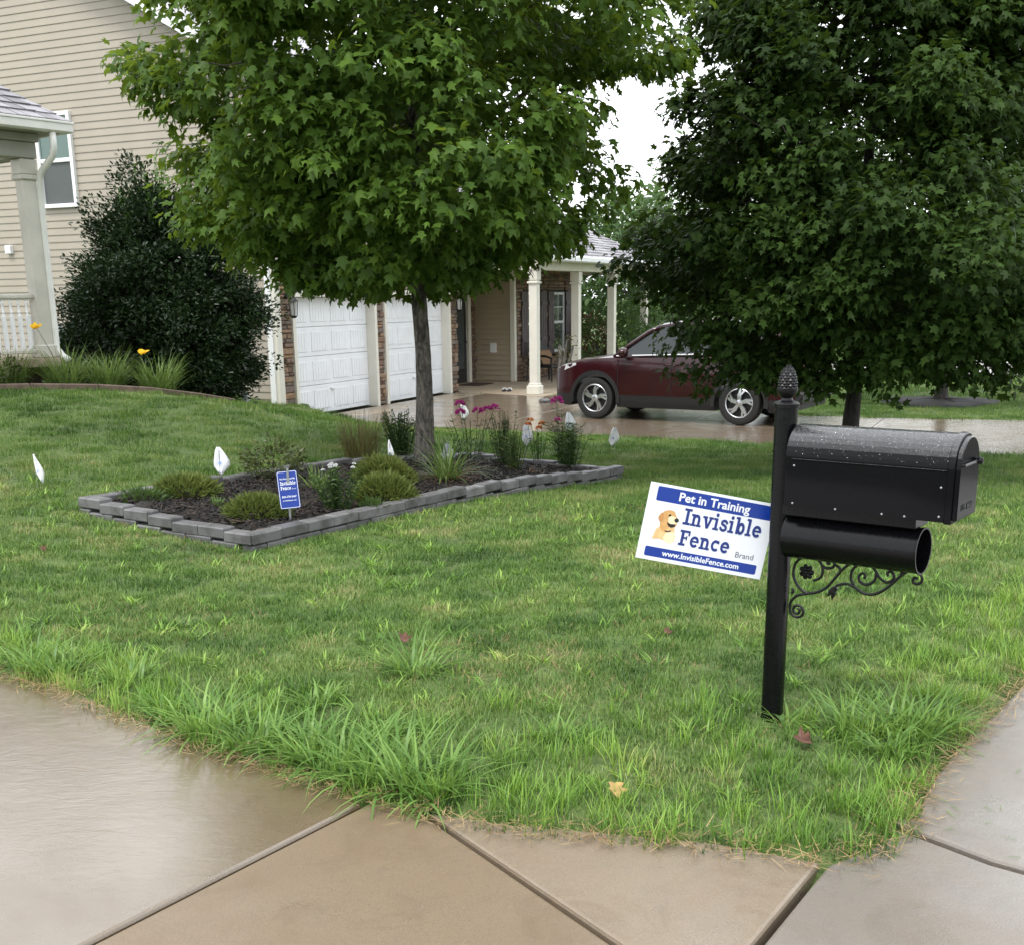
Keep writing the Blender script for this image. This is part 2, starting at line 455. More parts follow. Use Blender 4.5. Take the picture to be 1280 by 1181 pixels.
# ------------------------------------------------------------------ terrain
CP = np.array([(0,3,0),(-.55,3.45,0),(.6,3.05,0),(1.1,3.05,0),(-1.3,3.95,0),(-2.2,4.7,0),(2.1,4.5,0),(1,4,.01),(-4,5.5,.05),(3.5,6,0),(-7,7,.25),(0,5.5,-.03),(0,1,0),(-3,1,0),(3,1,0),
(-1.77,7.7,-.1),(-3.3,8.8,.03),(1.1,11.3,-.24),(-.4,12.6,-.22),(-1,10.2,-.08),
(-3.0,12.0,.12),(-5,11,.35),(-5.6,13,.52),(-6.5,14.2,.56),(-4.2,14.2,.42),(-5.2,17.2,.22),(-4.4,19.0,-.12),(-3.9,20.2,-.26),(-3.0,17,-.12),
(-2.6,19.6,-.5),(0,18.3,-.54),(2,17.4,-.54),(4,16.2,-.52),(6.6,14.6,-.48),(9,13.3,-.42),(2,14,-.4),(4,12,-.28),(6,10,-.15),(1.9,11.5,-.25),
(5.5,20.7,-.55),(8.4,19.3,-.52),(12,18,-.45),(8.3,22.5,-.56),(6,26,-.6),(12,26,-.6),(0,26,-.56),(3,28,-.6),(15,22,-.5),(15,12,-.2),(10,5,0),(-12,8,.4),(-12,16,.6),(-8,24,.2),(-14,24,.5),(0,35,-.6),(20,35,-.6),(-20,35,0),(40,20,-.3),(-40,20,.5),(0,-10,0),(20,0,0),(-20,0,.2),(0,70,-.6),(60,70,-.6),(-60,70,0)], float)
_phi = lambda r: np.sqrt(r*r+1.0)
_W = np.linalg.solve(_phi(np.hypot(CP[:,None,0]-CP[None,:,0], CP[:,None,1]-CP[None,:,1]))+1e-3*np.eye(len(CP)), CP[:,2]+.3)
def H(x, y):
    x = np.asarray(x, float); y = np.asarray(y, float); sh = x.shape; x = x.ravel(); y = y.ravel(); out = np.empty(x.size)
    for i in range(0, x.size, 20000):
        a = slice(i, i+20000)
        out[a] = _phi(np.hypot(x[a,None]-CP[:,0], y[a,None]-CP[:,1]))@_W-.3
    k = np.clip((np.hypot(x,y)-35)/30, 0, 1)
    return (out*(1-k)-.5*k).reshape(sh)
def h1(x, y): return float(H(np.array([x]), np.array([y]))[0])

def inpoly(x, y, P):
    x = np.asarray(x); y = np.asarray(y); ins = np.zeros(x.shape, bool); n = len(P)
    for i in range(n):
        x1, y1 = P[i]; x2, y2 = P[(i+1)%n]
        if y1 == y2: continue
        c = ((y1 > y) != (y2 > y)) & (x < (x2-x1)*(y-y1)/(y2-y1)+x1)
        ins ^= c
    return ins

# house frame: s along the garage front, n out from it
PHI = 0.42937
SA, CA = math.sin(PHI), math.cos(PHI)
G0 = np.array([-3.8665, 21.348, -0.5374])
def W2(s, n): return (G0[0]+SA*s+CA*n, G0[1]+CA*s-SA*n)
def S2(x, y):
    dx, dy = np.asarray(x)-G0[0], np.asarray(y)-G0[1]
    return dx*SA+dy*CA, dx*CA-dy*SA

# lawn edge against the pavements (left to right)
EDGE = [(-9,9.2),(-4.2,6.0),(-2.75,5.02),(-2.21,4.70),(-1.81,4.45),(-1.25,3.93),(-.9,3.70),(-.555,3.45),(-.38,3.33),(-.205,3.235),(.0,3.17),(.23,3.114),(.45,3.06),(.593,3.028),(.73,2.97),(.87,2.925),(1.0,2.955),(1.09,3.03),(1.2,3.21),(1.31,3.42),(1.52,3.72),(1.76,4.026),(2.10,4.476),(2.9,5.5),(4.6,7.7),(8,11.4)]
WALK = EDGE + [(12,8),(12,-6),(-12,-6),(-12,7)]
DN = [.25,1.0,2.2,3.2,4.0,5.0,6.0,7.0,8.5,10,11.5,13,15,17,20,25,34]
DNEAR = np.interp(DN, [.25,6,11,25,34],[-.35,-1.0,-1.6,-2.2,-2.6])
DFAR = np.interp(DN, [.25,3.2,5,7,9,25,34],[5.95,5.4,5.0,3.3,2.9,3.0,3.2])
def zdrive(n): return -.545+.010*np.maximum(0, np.asarray(n)-9)
BED = [(-3.27,8.59),(-1.76,7.63),(1.15,11.7),(-.36,12.66)]
HOUSEP = [W2(-.9,.25),W2(6.1,.25),W2(5.4,2.6),W2(14,2.6),W2(14,-12),W2(-.9,-12)]
def on_drive(x, y, m=0.0):
    s, n = S2(x, y)
    return (n > .2-m) & (n < 34) & (s > np.interp(n, DN, DNEAR)-m) & (s < np.interp(n, DN, DFAR)+m)
def is_lawn(x, y, m=0.0):
    ok = ~inpoly(x, y, WALK) & ~on_drive(x, y, m) & ~inpoly(x, y, BED) & ~inpoly(x, y, HOUSEP)
    return ok

def ground():
    xs = np.concatenate([np.linspace(-400,-40,10),np.linspace(-34,-14,11),np.arange(-12,14.01,.16),np.linspace(16,40,13),np.linspace(60,400,10)])
    ys = np.concatenate([np.linspace(-200,-10,8),np.linspace(-6,1.5,9),np.arange(2,23,.16),np.arange(23.3,40,.6),np.linspace(44,100,12),np.linspace(140,900,9)])
    X, Y = np.meshgrid(xs, ys); Z = H(X, Y)
    Z = np.where(inpoly(X,Y,WALK), -.09, Z)
    s, n = S2(X, Y)
    Z = np.where(on_drive(X,Y,-.05), zdrive(n)-.09, Z)
    Z = np.where(inpoly(X,Y,HOUSEP)&(s>0), np.minimum(Z,-.66), Z)
    nx, ny = len(xs), len(ys)
    V = np.stack([X.ravel(),Y.ravel(),Z.ravel()],1)
    i = np.arange(nx*ny).reshape(ny,nx)
    F = np.stack([i[:-1,:-1].ravel(),i[:-1,1:].ravel(),i[1:,1:].ravel(),i[1:,:-1].ravel()],1)
    o = np_mesh('ground', V, [F], M['ground'], smooth=True)
    tag(o, 'rolling lawn ground sloping down to the driveway', 'ground', kind='structure')
ground()

# ------------------------------------------------------------------ pavement slabs in front
def slab(name, poly, z, mat, parent, thick=.085, b=.012, jitter=True):
    # polygon slab with a tooled rounded edge
    P = [Vector((p[0],p[1],0)) for p in poly]; n = len(P)
    area = sum(P[i].x*P[(i+1)%n].y-P[(i+1)%n].x*P[i].y for i in range(n))
    if area < 0: P.reverse()
    def inset(d):
        out = []
        for i in range(n):
            a, p, c = P[i-1], P[i], P[(i+1)%n]
            e1 = (p-a).normalized(); e2 = (c-p).normalized()
            n1 = Vector((-e1.y,e1.x,0)); n2 = Vector((-e2.y,e2.x,0)); m = n1+n2
            m = m/max(.35, m.dot(m)/2) if m.length > 1e-6 else n1
            out.append(p+m*d)
        return out
    zf = z if callable(z) else (lambda x, y: z)
    rings = []
    for d, dz in ((0,-thick),(0,-b),(b*.35,-b*.35),(b,0)):
        rings.append([(q.x,q.y,zf(q.x,q.y)+dz) for q in inset(d)])
    mb = MB().loft(rings)
    return mb.build(name, mat, parent)

walk = tag(MB().prism([(-12,-6),(12,-6),(12,8),(8,11.3),(2.1,4.4),(1.2,3.1),(.85,2.85),(-.5,3.4),(-2.2,4.6),(-9,9.1),(-12,7)], -.088, -.055).build('sidewalk', M['joint']),
           'wet concrete sidewalk of jointed slabs meeting at the lawn corner', 'sidewalk', kind='structure')
def seg(a, b, f): return (a[0]+(b[0]-a[0])*f, a[1]+(b[1]-a[1])*f)
A0, A1 = (-.48,3.36), (-2.95,0.0)          # joint between flooded slab and middle slab
B0, B1 = (-.275,3.28), (2.0,0.0)           # joint middle / small slab
C0, C1 = (.868,2.93), (-.0,1.63)           # joint small slab / grey slab
gap = .011
def off(p, q, d):
    v = Vector((q[0]-p[0],q[1]-p[1])).normalized(); nrm = Vector((-v.y,v.x))
    return (p[0]+nrm.x*d,p[1]+nrm.y*d), (q[0]+nrm.x*d,q[1]+nrm.y*d)
aL = off(A0, A1, -gap); aR = off(A0, A1, gap)
bL = off(B0, B1, -gap); bR = off(B0, B1, gap)
cL = off(C0, C1, -gap); cR = off(C0, C1, gap)
def isect(p, q, r, s):
    d1 = (q[0]-p[0],q[1]-p[1]); d2 = (s[0]-r[0],s[1]-r[1]); den = d1[0]*d2[1]-d1[1]*d2[0]
    t = ((r[0]-p[0])*d2[1]-(r[1]-p[1])*d2[0])/den
    return (p[0]+d1[0]*t, p[1]+d1[1]*t)
IL = [(x,y+.05) for x,y in EDGE if x < -.5]
slab('slab', [(-6,0),(-9,4),(-9,9.25)]+IL[1:]+[aL[0],aL[1]], 0.0, M['slab_wet'], walk)
slab('slab', [aR[1],aR[0],(-.38,3.37),bL[0],bL[1]], .004, M['slab_tan'], walk)
ib = isect(bR[0],bR[1],cL[0],cL[1])
slab('slab', [bR[0],(0,3.2),(.23,3.15),(.45,3.1),(.6,3.06),cL[0],ib], .002, M['slab_buff'], walk)
D0, D1 = (1.13,3.16), (2.6,1.7)
Dm = [(1.13,3.17),(1.25,3.035),(1.34,2.925),(1.46,2.83),(1.7,2.72),(2.4,2.5)]
ibr = isect(bR[0],bR[1],cR[0],cR[1])
slab('slab', [cR[0],(.95,2.97),(1.06,3.05),(1.125,3.12)]+[(x-.008,y-.010) for x,y in Dm]+[(2.4,0),bR[1],ibr], .0, M['slab_grey'], walk)
slab('slab', [(x+.008,y+.010) for x,y in Dm[::-1]]+[(1.24,3.24),(1.36,3.47),(1.57,3.77),(1.81,4.07),(2.15,4.52),(2.95,5.55),(4.65,7.75),(7,7.5),(5,2.5)], .006, M['slab_grey'], walk)

# ------------------------------------------------------------------ driveway
drive = empty('driveway', (0,0,0))
tag(drive, 'wet concrete driveway reflecting the car and sky', 'driveway', kind='structure')
def drive_piece(i0, i1, fa, fb, mat):
    a, b = [], []
    g = .006
    for i in range(i0, i1+1):
        n = DN[i]
        nn = n + (g if i == i0 else (-g if i == i1 else 0))
        sa = DNEAR[i]+(DFAR[i]-DNEAR[i])*fa; sb = DNEAR[i]+(DFAR[i]-DNEAR[i])*fb
        a.append(W2(sa+g, nn)); b.append(W2(sb-g, nn))
    slab('slab', a+b[::-1], lambda x, y: float(zdrive(S2(x,y)[1])), mat, drive, .08, .006)
for i0, i1 in ((0,1),(1,4),(4,7),(7,9),(9,11),(11,13),(13,15),(15,16)):
    m = M['apron'] if i0 == 0 else M['drive']
    drive_piece(i0, i1, 0, .5, m); drive_piece(i0, i1, .5, 1, m)
# bed for the joints below the slabs
jb = MB(); pts = [W2(DNEAR[i]+.04, DN[i]) for i in range(len(DN))]+[W2(DFAR[i]-.04, DN[i]) for i in range(len(DN)-1,-1,-1)]
jb.add([(x,y,float(zdrive(S2(x,y)[1]))-.05) for x,y in pts], [tuple(range(len(pts)))])
jb.build('joint_bed', M['joint'], drive)
# far street
rd = MB()
rd.add([(-60,31.5,-.56),(80,29.0,-.56),(80,36,-.56),(-60,38.5,-.56)], [(0,1,2,3)])
tag(rd.build('road', M['drive']), 'far wet street beyond the open lawn', 'road', kind='structure')
# ------------------------------------------------------------------ the house (local x = along garage front, y = into the house, z = up)
house = empty('house', tuple(G0), math.atan2(CA, SA), 'tan siding house with stone front, twin white garage doors and columned porch', 'house')
def lap_boards(parent, mat, n0, ln, z0, z1, axis, at, out, exp=.127, ztop=None, name='siding_board', th=.016):
    """horizontal lap boards. axis 'x': wall runs along x at y=at, facing out (-1 => -y). axis 'y': runs along y at x=at."""
    k = 0; z = z0
    while z < z1-.02:
        zt = min(z+exp, z1)
        a, b = n0, n0+ln
        if ztop:                                   # gable: clip each board to the rake
            a, b = ztop(zt)
            if b-a < .15: break
        mb = MB()
        prof = [(0,z),(th,z),(th*1.0,z+.012),(.003,zt),(0,zt)]
        ring = lambda q: [((q, at+out*d, zz) if axis == 'x' else (at+out*d, q, zz)) for d, zz in prof]
        mb.loft([ring(a), ring(b)])
        mb.build(name, mat, parent)
        z += exp; k += 1

# main block walls
wall = MB()
wall.box(-.88, 6.08, .5, 11.7, -.3, 5.75)
gable = [(-.23,5.7),(5.75,9.0),(11.7,5.7)]
wall.add([(-.88,y,z) for y,z in gable]+[(6.08,y,z) for y,z in gable], [(0,1,2),(5,4,3),(0,3,4,1),(1,4,5,2),(2,5,3,0)])
wall.box(-.88, -.37, -.12, .5, -.3, 5.7)
wall.box(2.54, 2.82, -.12, .5, -.3, 2.25)
wall.box(5.74, 6.08, -.12, .5, -.3, 5.7)
wall.box(-.37, 5.74, -.12, .5, 2.26, 5.7)
wl = wall.build('wall', M['siding'], house)
side = MB().box(-.882,-.878,-.2,11.7,-.3,5.7).build('side_wall', M['siding'], house)
slope = (9.0-5.7)/(5.98)
def rake(z):
    if z <= 5.7: return (-.16, 11.7)
    return (-.23+(z-5.7)/slope+.02, 11.7-(z-5.7)/slope)
lap_boards(side, M['siding'], 0, 0, -.25, 8.95, 'y', -.882, -1, .127, rake)
fr = MB().box(-.3,5.9,-.124,-.12,2.75,5.7).build('front_wall', M['siding'], house)
lap_boards(fr, M['siding'], -.75, 6.8, 2.8, 5.7, 'x', -.124, -1, .127)
# corner boards and downspout
MB().bbox(-.93,-.78,-.265,-.19,-.3,5.7).build('corner_board', M['cream'], house)
MB().bbox(-.955,-.885,-.19,-.08,-.25,5.6,.012).build('downspout', M['white_vinyl'], house)
# roof of the main block
rf = MB()
for sgn, y0, y1 in ((1,-.55,5.75),(-1,12.05,5.75)):
    zl = 5.7-slope*.32; zh = 9.0
    rf.add([(-1.2,y0,zl),(6.4,y0,zl),(6.4,y1,zh),(-1.2,y1,zh),(-1.2,y0,zl+.16),(6.4,y0,zl+.16),(6.4,y1,zh+.16),(-1.2,y1,zh+.16)],
           [(0,3,2,1),(4,5,6,7),(0,1,5,4),(1,2,6,5),(2,3,7,6),(3,0,4,7)])
roof = rf.build('roof', M['shingle'], house)
for y0, y1 in ((-.6,5.75),(12.1,5.75)):
    zl = 5.7-slope*.35
    MB().add([(-1.26,y0,zl-.06),(-1.2,y0,zl-.06),(-1.2,y1,8.95),(-1.26,y1,8.95),(-1.26,y0,zl+.18),(-1.2,y0,zl+.18),(-1.2,y1,9.18),(-1.26,y1,9.18)],
             [(0,3,2,1),(4,5,6,7),(0,1,5,4),(1,2,6,5),(2,3,7,6),(3,0,4,7)]).build('rake_board', M['white_vinyl'], roof)
MB().bbox(-1.2,6.4,-.68,-.56,zl-.02,zl+.11,.02).build('gutter', M['white_vinyl'], roof)

# side window
def window(parent, cx, z0, z1, wd, axis, at, out, pane_top, pane_bot, grid=False):
    f = MB(); q0, q1 = cx-wd/2, cx+wd/2; fw = .07
    def bx(a0,a1,d0,d1,za,zb,m):
        lo, hi = sorted((at+out*d0, at+out*d1))
        if axis == 'x': m.bbox(a0,a1,lo,hi,za,zb,.006)
        else: m.bbox(lo,hi,a0,a1,za,zb,.006)
    bx(q0,q0+fw,-.02,.055,z0,z1,f); bx(q1-fw,q1,-.02,.055,z0,z1,f)
    bx(q0+fw,q1-fw,-.02,.052,z1-fw,z1,f); bx(q0+fw,q1-fw,-.02,.065,z0,z0+fw,f)
    zm = (z0+z1)/2; bx(q0+fw,q1-fw,-.02,.045,zm-.035,zm+.035,f)
    wo = f.build('window', M['white_vinyl'], parent)
    p = MB(); bx(q0+fw-.01,q1-fw+.01,-.01,.022,zm+.03,z1-fw+.01,p); p.build('pane', pane_top, wo)
    p = MB(); bx(q0+fw-.01,q1-fw+.01,-.01,.012,z0+fw-.01,zm-.03,p); p.build('pane', pane_bot, wo)
    if grid:
        g = MB(); bx(cx-.012,cx+.012,.021,.032,zm+.03,z1-fw,g); bx(q0+fw,q1-fw,.021,.030,(zm+z1)/2-.012,(zm+z1)/2+.012,g); g.build('muntin', M['white_vinyl'], wo)
    return wo
window(house, 4.37, 3.78, 5.42, .86, 'y', -.90, -1, M['pane_green'], M['screen'])
vb = MB().bbox(-.97,-.89,5.72,5.86,3.0,3.16,.012); vb.build('vent_hood', M['white_vinyl'], house)
mb_ = MB().bbox(-1.05,-.89,4.35,4.75,1.1,1.65,.02).lathe([(.09,0),(.09,.08),(.075,.1),(0,.1)],14,(-1.05,4.55,1.45),'x')
mb_.build('utility_box', M['pewter'], house)

# stone veneer: rows of ledge stones, each stone a piece
def stones(parent, rects, axis, at, out, limit=300, hrow=(.055,.12), lw=(.13,.42)):
    single = []; rest = MB(); cnt = 0
    for (a0, a1, z0, z1) in rects:
        z = z0
        while z < z1-.015:
            hr = min(U(*hrow), z1-z)
            a = a0
            while a < a1-.02:
                l = min(U(*lw), a1-a)
                if a1-a-l < .07: l = a1-a
                d = U(.035,.085); g = .006
                ca0, ca1, cz0, cz1 = a+g/2, a+l-g/2, z+g/2, z+hr-g/2
                if cz1-cz0 > .012:
                    b = min(.016, (cz1-cz0)*.3); vs = []
                    j = lambda: U(-.006,.006)
                    for (q, zz, dd) in [(ca0,cz0,0),(ca1,cz0,0),(ca1,cz1,0),(ca0,cz1,0),
                                        (ca0,cz0,d-b),(ca1,cz0,d-b),(ca1,cz1,d-b),(ca0,cz1,d-b),
                                        (ca0+b,cz0+b,d+j()),(ca1-b,cz0+b,d+j()),(ca1-b,cz1-b,d+j()),(ca0+b,cz1-b,d+j())]:
                        vs.append((q,at+out*dd,zz) if axis == 'x' else (at+out*dd,q,zz))
                    fs = [(0,1,5,4),(1,2,6,5),(2,3,7,6),(3,0,4,7),(4,5,9,8),(5,6,10,9),(6,7,11,10),(7,4,8,11),(8,9,10,11)]
                    if cnt < limit:
                        MB().add(vs, fs).build('stone', M['stone'], parent)
                    else: rest.add(vs, fs)
                    cnt += 1
                a += l
            z += hr
    if rest.v:
        o = rest.build('stone_courses', M['stone'], parent); o['kind'] = 'stuff'
        at_ = o.data.attributes.new('rnd', 'FLOAT', 'POINT')
        at_.data.foreach_set('value', np.repeat(rng.random(len(rest.v)//12), 12).astype(np.float32))
gs = MB().box(-.77,5.99,-.128,-.122,2.27,2.74).box(-.77,-.37,-.128,-.122,-.3,2.27).box(2.54,2.82,-.128,-.122,-.1,2.27).box(5.74,6.07,-.128,-.122,-.1,2.74).build('garage_stone', M['joint'], house)
stones(gs, [(-.77,-.365,-.15,2.26),(2.535,2.822,0,2.26),(5.73,6.09,0,2.74),(-.77,5.73,2.262,2.74)], 'x', -.128, -1)

# garage doors
def garage_door(x0):
    W_, Hh = 2.71, 2.13
    d = MB().box(x0, x0+W_, .02, .06, 0, Hh).build('garage_door', M['door_white'], house)
    sh = Hh/4
    for r in range(4):
        MB().bbox(x0+.004, x0+W_-.004, -.012, .019, r*sh+.005, (r+1)*sh-.005, .007).build('door_section', M['door_white'], d)
        pw = W_/4
        for c in range(4):
            a = x0+c*pw+.07; b = x0+(c+1)*pw-.07; zl, zh = r*sh+.09, (r+1)*sh-.09
            p = MB()
            p.bbox(a, b, -.022, -.0125, zl, zh, .005)
            for k in range(1,6):
                xx = a+(b-a)*k/6
                p.box(xx-.010, xx+.010, -.0262, -.0222, zl+.02, zh-.02)
            p.build('door_panel', M['door_white'], d)
    MB().bbox(x0+W_*.5-.05, x0+W_*.5+.05, -.055, -.023, .42, .46, .008).build('door_handle', M['white_vinyl'], d)
    t = MB()
    t.bbox(x0-.09,x0,-.215,.02,-.02,Hh+.0,.008); t.bbox(x0+W_,x0+W_+.09,-.215,.02,-.02,Hh,.008)
    t.bbox(x0-.09,x0+W_+.09,-.215,.02,Hh+.001,Hh+.12,.008)
    t.build('door_trim', M['cream'], house)
garage_door(-.27); garage_door(2.926)
def sconce(x, y, z):
    m = MB().lathe([(.055,0),(.055,.02),(.04,.03)],12,(x,y,z+.18),'y')
    m.v = [(p[0], 2*y-p[1], p[2]) for p in m.v]
    m.tube([(x,y-.03,z+.18),(x,y-.09,z+.22),(x,y-.14,z+.19)], .012, 6)
    m.lathe([(.0,.17),(.03,.15),(.085,.09),(.09,.08)],8,(x,y-.14,z)).lathe([(.07,-.16),(.04,-.2),(0,-.21)],8,(x,y-.14,z))
    for k in range(4):
        a = PI/4+k*PI/2; m.tube([(x+.075*math.cos(a),y-.14+.075*math.sin(a),z+.085),(x+.06*math.cos(a),y-.14+.06*math.sin(a),z-.16)], .008, 4)
    o = m.build('wall_lantern', M['iron'], house)
    MB().lathe([(.045,-.15),(.06,.08)],8,(x,y-.14,z)).build('lantern_glass', M['bulb'], o)
sconce(-.50,-.20,1.98); sconce(5.92,-.20,1.98)

# entry recess, siding return wall, stone sitting-room wall
ent = MB()
ent.box(6.08, 9.3, .95, 1.2, -.3, 2.9); ent.box(9.22, 13.5, -.16, .95, -.3, 2.9)
ent.box(9.22, 13.5, .95, 9, -.3, 2.9); ent.box(6.08,9.3,1.2,9,-.3,2.9)
ent.build('entry_wall', M['siding_porch'], house)
rt = MB().box(9.214,9.219,-.1,.9,0,2.75).build('return_wall', M['siding_porch'], house)
lap_boards(rt, M['siding_porch'], -.10, 1.02, .03, 2.75, 'y', 9.214, -1, .127, th=.026)
MB().bbox(9.17,9.3,-.215,-.10,0,2.76).build('corner_board', M['cream'], house)
MB().bbox(9.15,9.2,.30,.46,.72,.96,.012).build('outlet_box', M['white_vinyl'], house)
ss = MB().box(9.31,13.5,-.168,-.162,-.3,2.8).box(8.95,9.2,.94,.946,0,2.75).build('porch_stone', M['joint'], house)
stones(ss, [(9.31,9.75,0,2.76),(11.05,11.4,0,2.76),(12.75,13.5,-.2,2.76),(9.75,11.05,0,.62),(11.4,12.75,0,.62),(9.75,11.05,2.25,2.76),(11.4,12.75,2.25,2.76)], 'x', -.168, -1, 300, (.06,.13), (.16,.5))
stones(ss, [(8.98,9.2,0,2.75)], 'x', .94, -1, 0, (.06,.13), (.1,.22))
for cx in (10.35, 12.1):
    window(house, cx, .62, 2.2, .8, 'x', -.175, -1, M['pane'], M['pane'], True)
    for sg in (-1,1):
        c = cx+sg*.62
        s_ = MB()
        for k in range(3): s_.bbox(c-.19+k*.13, c-.19+k*.13+.115, -.275, -.25, .60, 2.22, .006)
        o = s_.build('shutter', M['shutter'], house)
        MB().bbox(c-.19,c+.185,-.300,-.276,.95,1.06,.006).build('batten', M['shutter'], o); MB().bbox(c-.19,c+.185,-.300,-.276,1.86,1.97,.006).build('batten', M['shutter'], o)
# front door
dr = MB().bbox(7.78,8.74,.93,.949,0,2.1,.006).build('front_door', M['dark'], house)
MB().bbox(7.93,8.59,.915,.9295,.35,1.95,.01).build('pane', M['pane'], dr)
MB().lathe([(.0,-.0),(.03,.0),(.03,.05),(0,.06)],10,(8.66,.87,1.0),'y').build('handle', M['chrome'], dr)
f_ = MB(); f_.bbox(7.62,7.775,.86,.948,0,2.2); f_.bbox(8.745,8.9,.86,.948,0,2.2); f_.bbox(7.62,8.9,.86,.948,2.201,2.36); f_.build('door_frame', M['cream'], house)

# porch slab, columns, beam and hip roof
ps = MB().prism([(5.42,-2.6),(14.2,-2.6),(14.2,-.17),(9.2,-.17),(9.2,.95),(6.1,.95),(6.1,-.25),(5.95,-.25)], -.4, -.004)
ps.build('porch_floor', M['porch_slab'], house)
for i, cs in enumerate((5.85, 8.35, 10.85, 13.5)):
    c = MB(); y = -2.2; a = .09
    c.bbox(cs-a,cs+a,y-a,y+a,.20,2.47,.012)
    c.bbox(cs-a-.05,cs+a+.05,y-a-.05,y+a+.05,-.002,.19,.012); c.bbox(cs-a-.02,cs+a+.02,y-a-.02,y+a+.02,.17,.24,.01)
    c.bbox(cs-a-.03,cs+a+.03,y-a-.03,y+a+.03,2.36,2.41,.01); c.bbox(cs-a-.02,cs+a+.02,y-a-.02,y+a+.02,2.43,2.64,.01)
    c.build('column', M['cream'], house)
bm = MB()
bm.bbox(5.72,13.7,-2.34,-2.06,2.645,2.86,.008); bm.bbox(5.70,5.98,-2.055,-.24,2.645,2.87,.008); bm.bbox(13.4,13.68,-2.055,-.24,2.645,2.86,.008)
bm.build('porch_beam', M['cream'], house)
MB().box(5.98,13.5,-2.05,.94,2.78,2.80).build('porch_ceiling', M['cream'], house)
# porch band above the beam (siding triangle on the end)
eb = MB().add([(5.75,-2.2,2.87),(5.75,.0,2.87),(5.75,0,3.9),(5.79,-2.2,2.87),(5.79,0,2.87),(5.79,0,3.9)],[(0,2,1),(3,4,5),(0,3,5,2),(2,5,4,1),(1,4,3,0)]).build('end_gable', M['siding'], house)
pz = 2.92; sl = .52
def shingle_roof(parent, P00, P10, P11, P01, rows, per, name='shingle_course', indiv=True, th=.012):
    """quad roof plane from eave (P00->P10) to top (P01->P11)."""
    P00, P10, P11, P01 = map(Vector, (P00,P10,P11,P01))
    nrm = (P10-P00).cross(P01-P00).normalized()
    rest = MB(); vals = []
    for r in range(rows):
        f0, f1 = r/rows, (r+1.15)/rows; f1 = min(f1,1)
        a0, a1 = P00.lerp(P01,f0), P10.lerp(P11,f0); b0, b1 = P00.lerp(P01,f1), P10.lerp(P11,f1)
        n = max(1, int((a1-a0).length/per)); o = (r%2)*.5/n
        cuts = [0]+[min(1,max(0,(k+U(-.25,.25))/n+o)) for k in range(1,n)]+[1]
        for k in range(len(cuts)-1):
            c0, c1 = cuts[k]+.002, cuts[k+1]-.002
            if c1-c0 < .004: continue
            q = [a0.lerp(a1,c0),a0.lerp(a1,c1),b0.lerp(b1,c1),b0.lerp(b1,c0)]
            t = th*U(.7,1.5)
            vs = [q[0],q[1],q[2],q[3],q[0]+nrm*(t+.008),q[1]+nrm*(t+.008),q[2]+nrm*.004,q[3]+nrm*.004]
            fs = [(4,5,6,7),(0,1,5,4),(1,2,6,5),(3,0,4,7)]
            if indiv: MB().add(vs,fs).build('shingle', M['shingle'], parent)
            else: rest.add(vs,fs); vals.append(U(0,1))
    if rest.v:
        o = rest.build(name, M['shingle'], parent); o['kind'] = 'stuff'
        a = o.data.attributes.new('rnd','FLOAT','POINT'); a.data.foreach_set('value', np.repeat(vals, 8).astype(np.float32))
pr = MB()
ex0, ex1, ey, ty = 5.55, 14.0, -2.6, .9
zt = pz+(ty-ey)*sl
pr.add([(ex0,ey,pz),(ex1,ey,pz),(ex1-3.2,ty,zt),(ex0+.3,ty,zt),(ex1,ty,pz)], [(0,1,2,3),(1,4,2)])
pro = pr.build('porch_roof', M['shingle'], house)
shingle_roof(pro, (ex0,ey,pz+.01),(ex1,ey,pz+.01),(ex1-3.2,ty,zt+.01),(ex0+.3,ty,zt+.01), 24, .34, indiv=False)
g = MB().bbox(ex0,ex1,ey-.13,ey-.005,pz-.10,pz+.035,.025).build('gutter', M['white_vinyl'], pro)
MB().box(ex0,ex1,ey-.004,-2.35,pz-.10,pz-.06).build('soffit', M['cream'], pro)
# low roof over the entry block behind
pb = MB(); pb.add([(6.0,.9,zt),(13.9,.9,zt),(13.9,9.4,2.9),(6.0,9.4,2.9),(6.0,4.5,zt+1.6),(13.9,4.5,zt+1.6)], [(0,1,5,4),(4,5,2,3),(0,4,3),(1,2,5)])
pb.build('rear_roof', M['shingle'], house)

# things on the porch
def hpt(s, y, z=0.0):
    x, yy = W2(s, -y); return (x, yy, G0[2]+z)
HR = math.atan2(CA, SA)
dm = MB().bbox(-.42,.42,-.28,.28,0,.018,.008).build('door_mat', M['mat']); dm.location = hpt(8.1,.35); dm.rotation_euler.z = HR
tag(dm, 'dark red brown door mat at the front door', 'mat')
sh_ = empty('sandal_pair', hpt(6.45,-1.3), HR+.3, 'pair of black and white sandals left on the porch slab', 'sandals')
for k in (0,1):
    m = MB(); rg = []
    for x, hw in ((-.13,.03),(-.11,.042),(-.02,.035),(.06,.048),(.12,.042),(.145,.02)):
        rg.append([(x,k*.12-hw,0),(x,k*.12+hw,0),(x,k*.12+hw,.028),(x,k*.12-hw,.028)])
    o = m.loft(rg).build('sole', M['dark'], sh_)
    MB().tube([(.05,k*.12-.05,.015),(.06,k*.12-.03,.06),(.06,k*.12+.03,.06),(.05,k*.12+.05,.015)], .018, 6).build('strap', M['stripe'], sh_)
ch = empty('porch_chair', hpt(9.75,-.95), HR-.3, 'dark wicker armchair with brown cushion on the porch', 'chair')
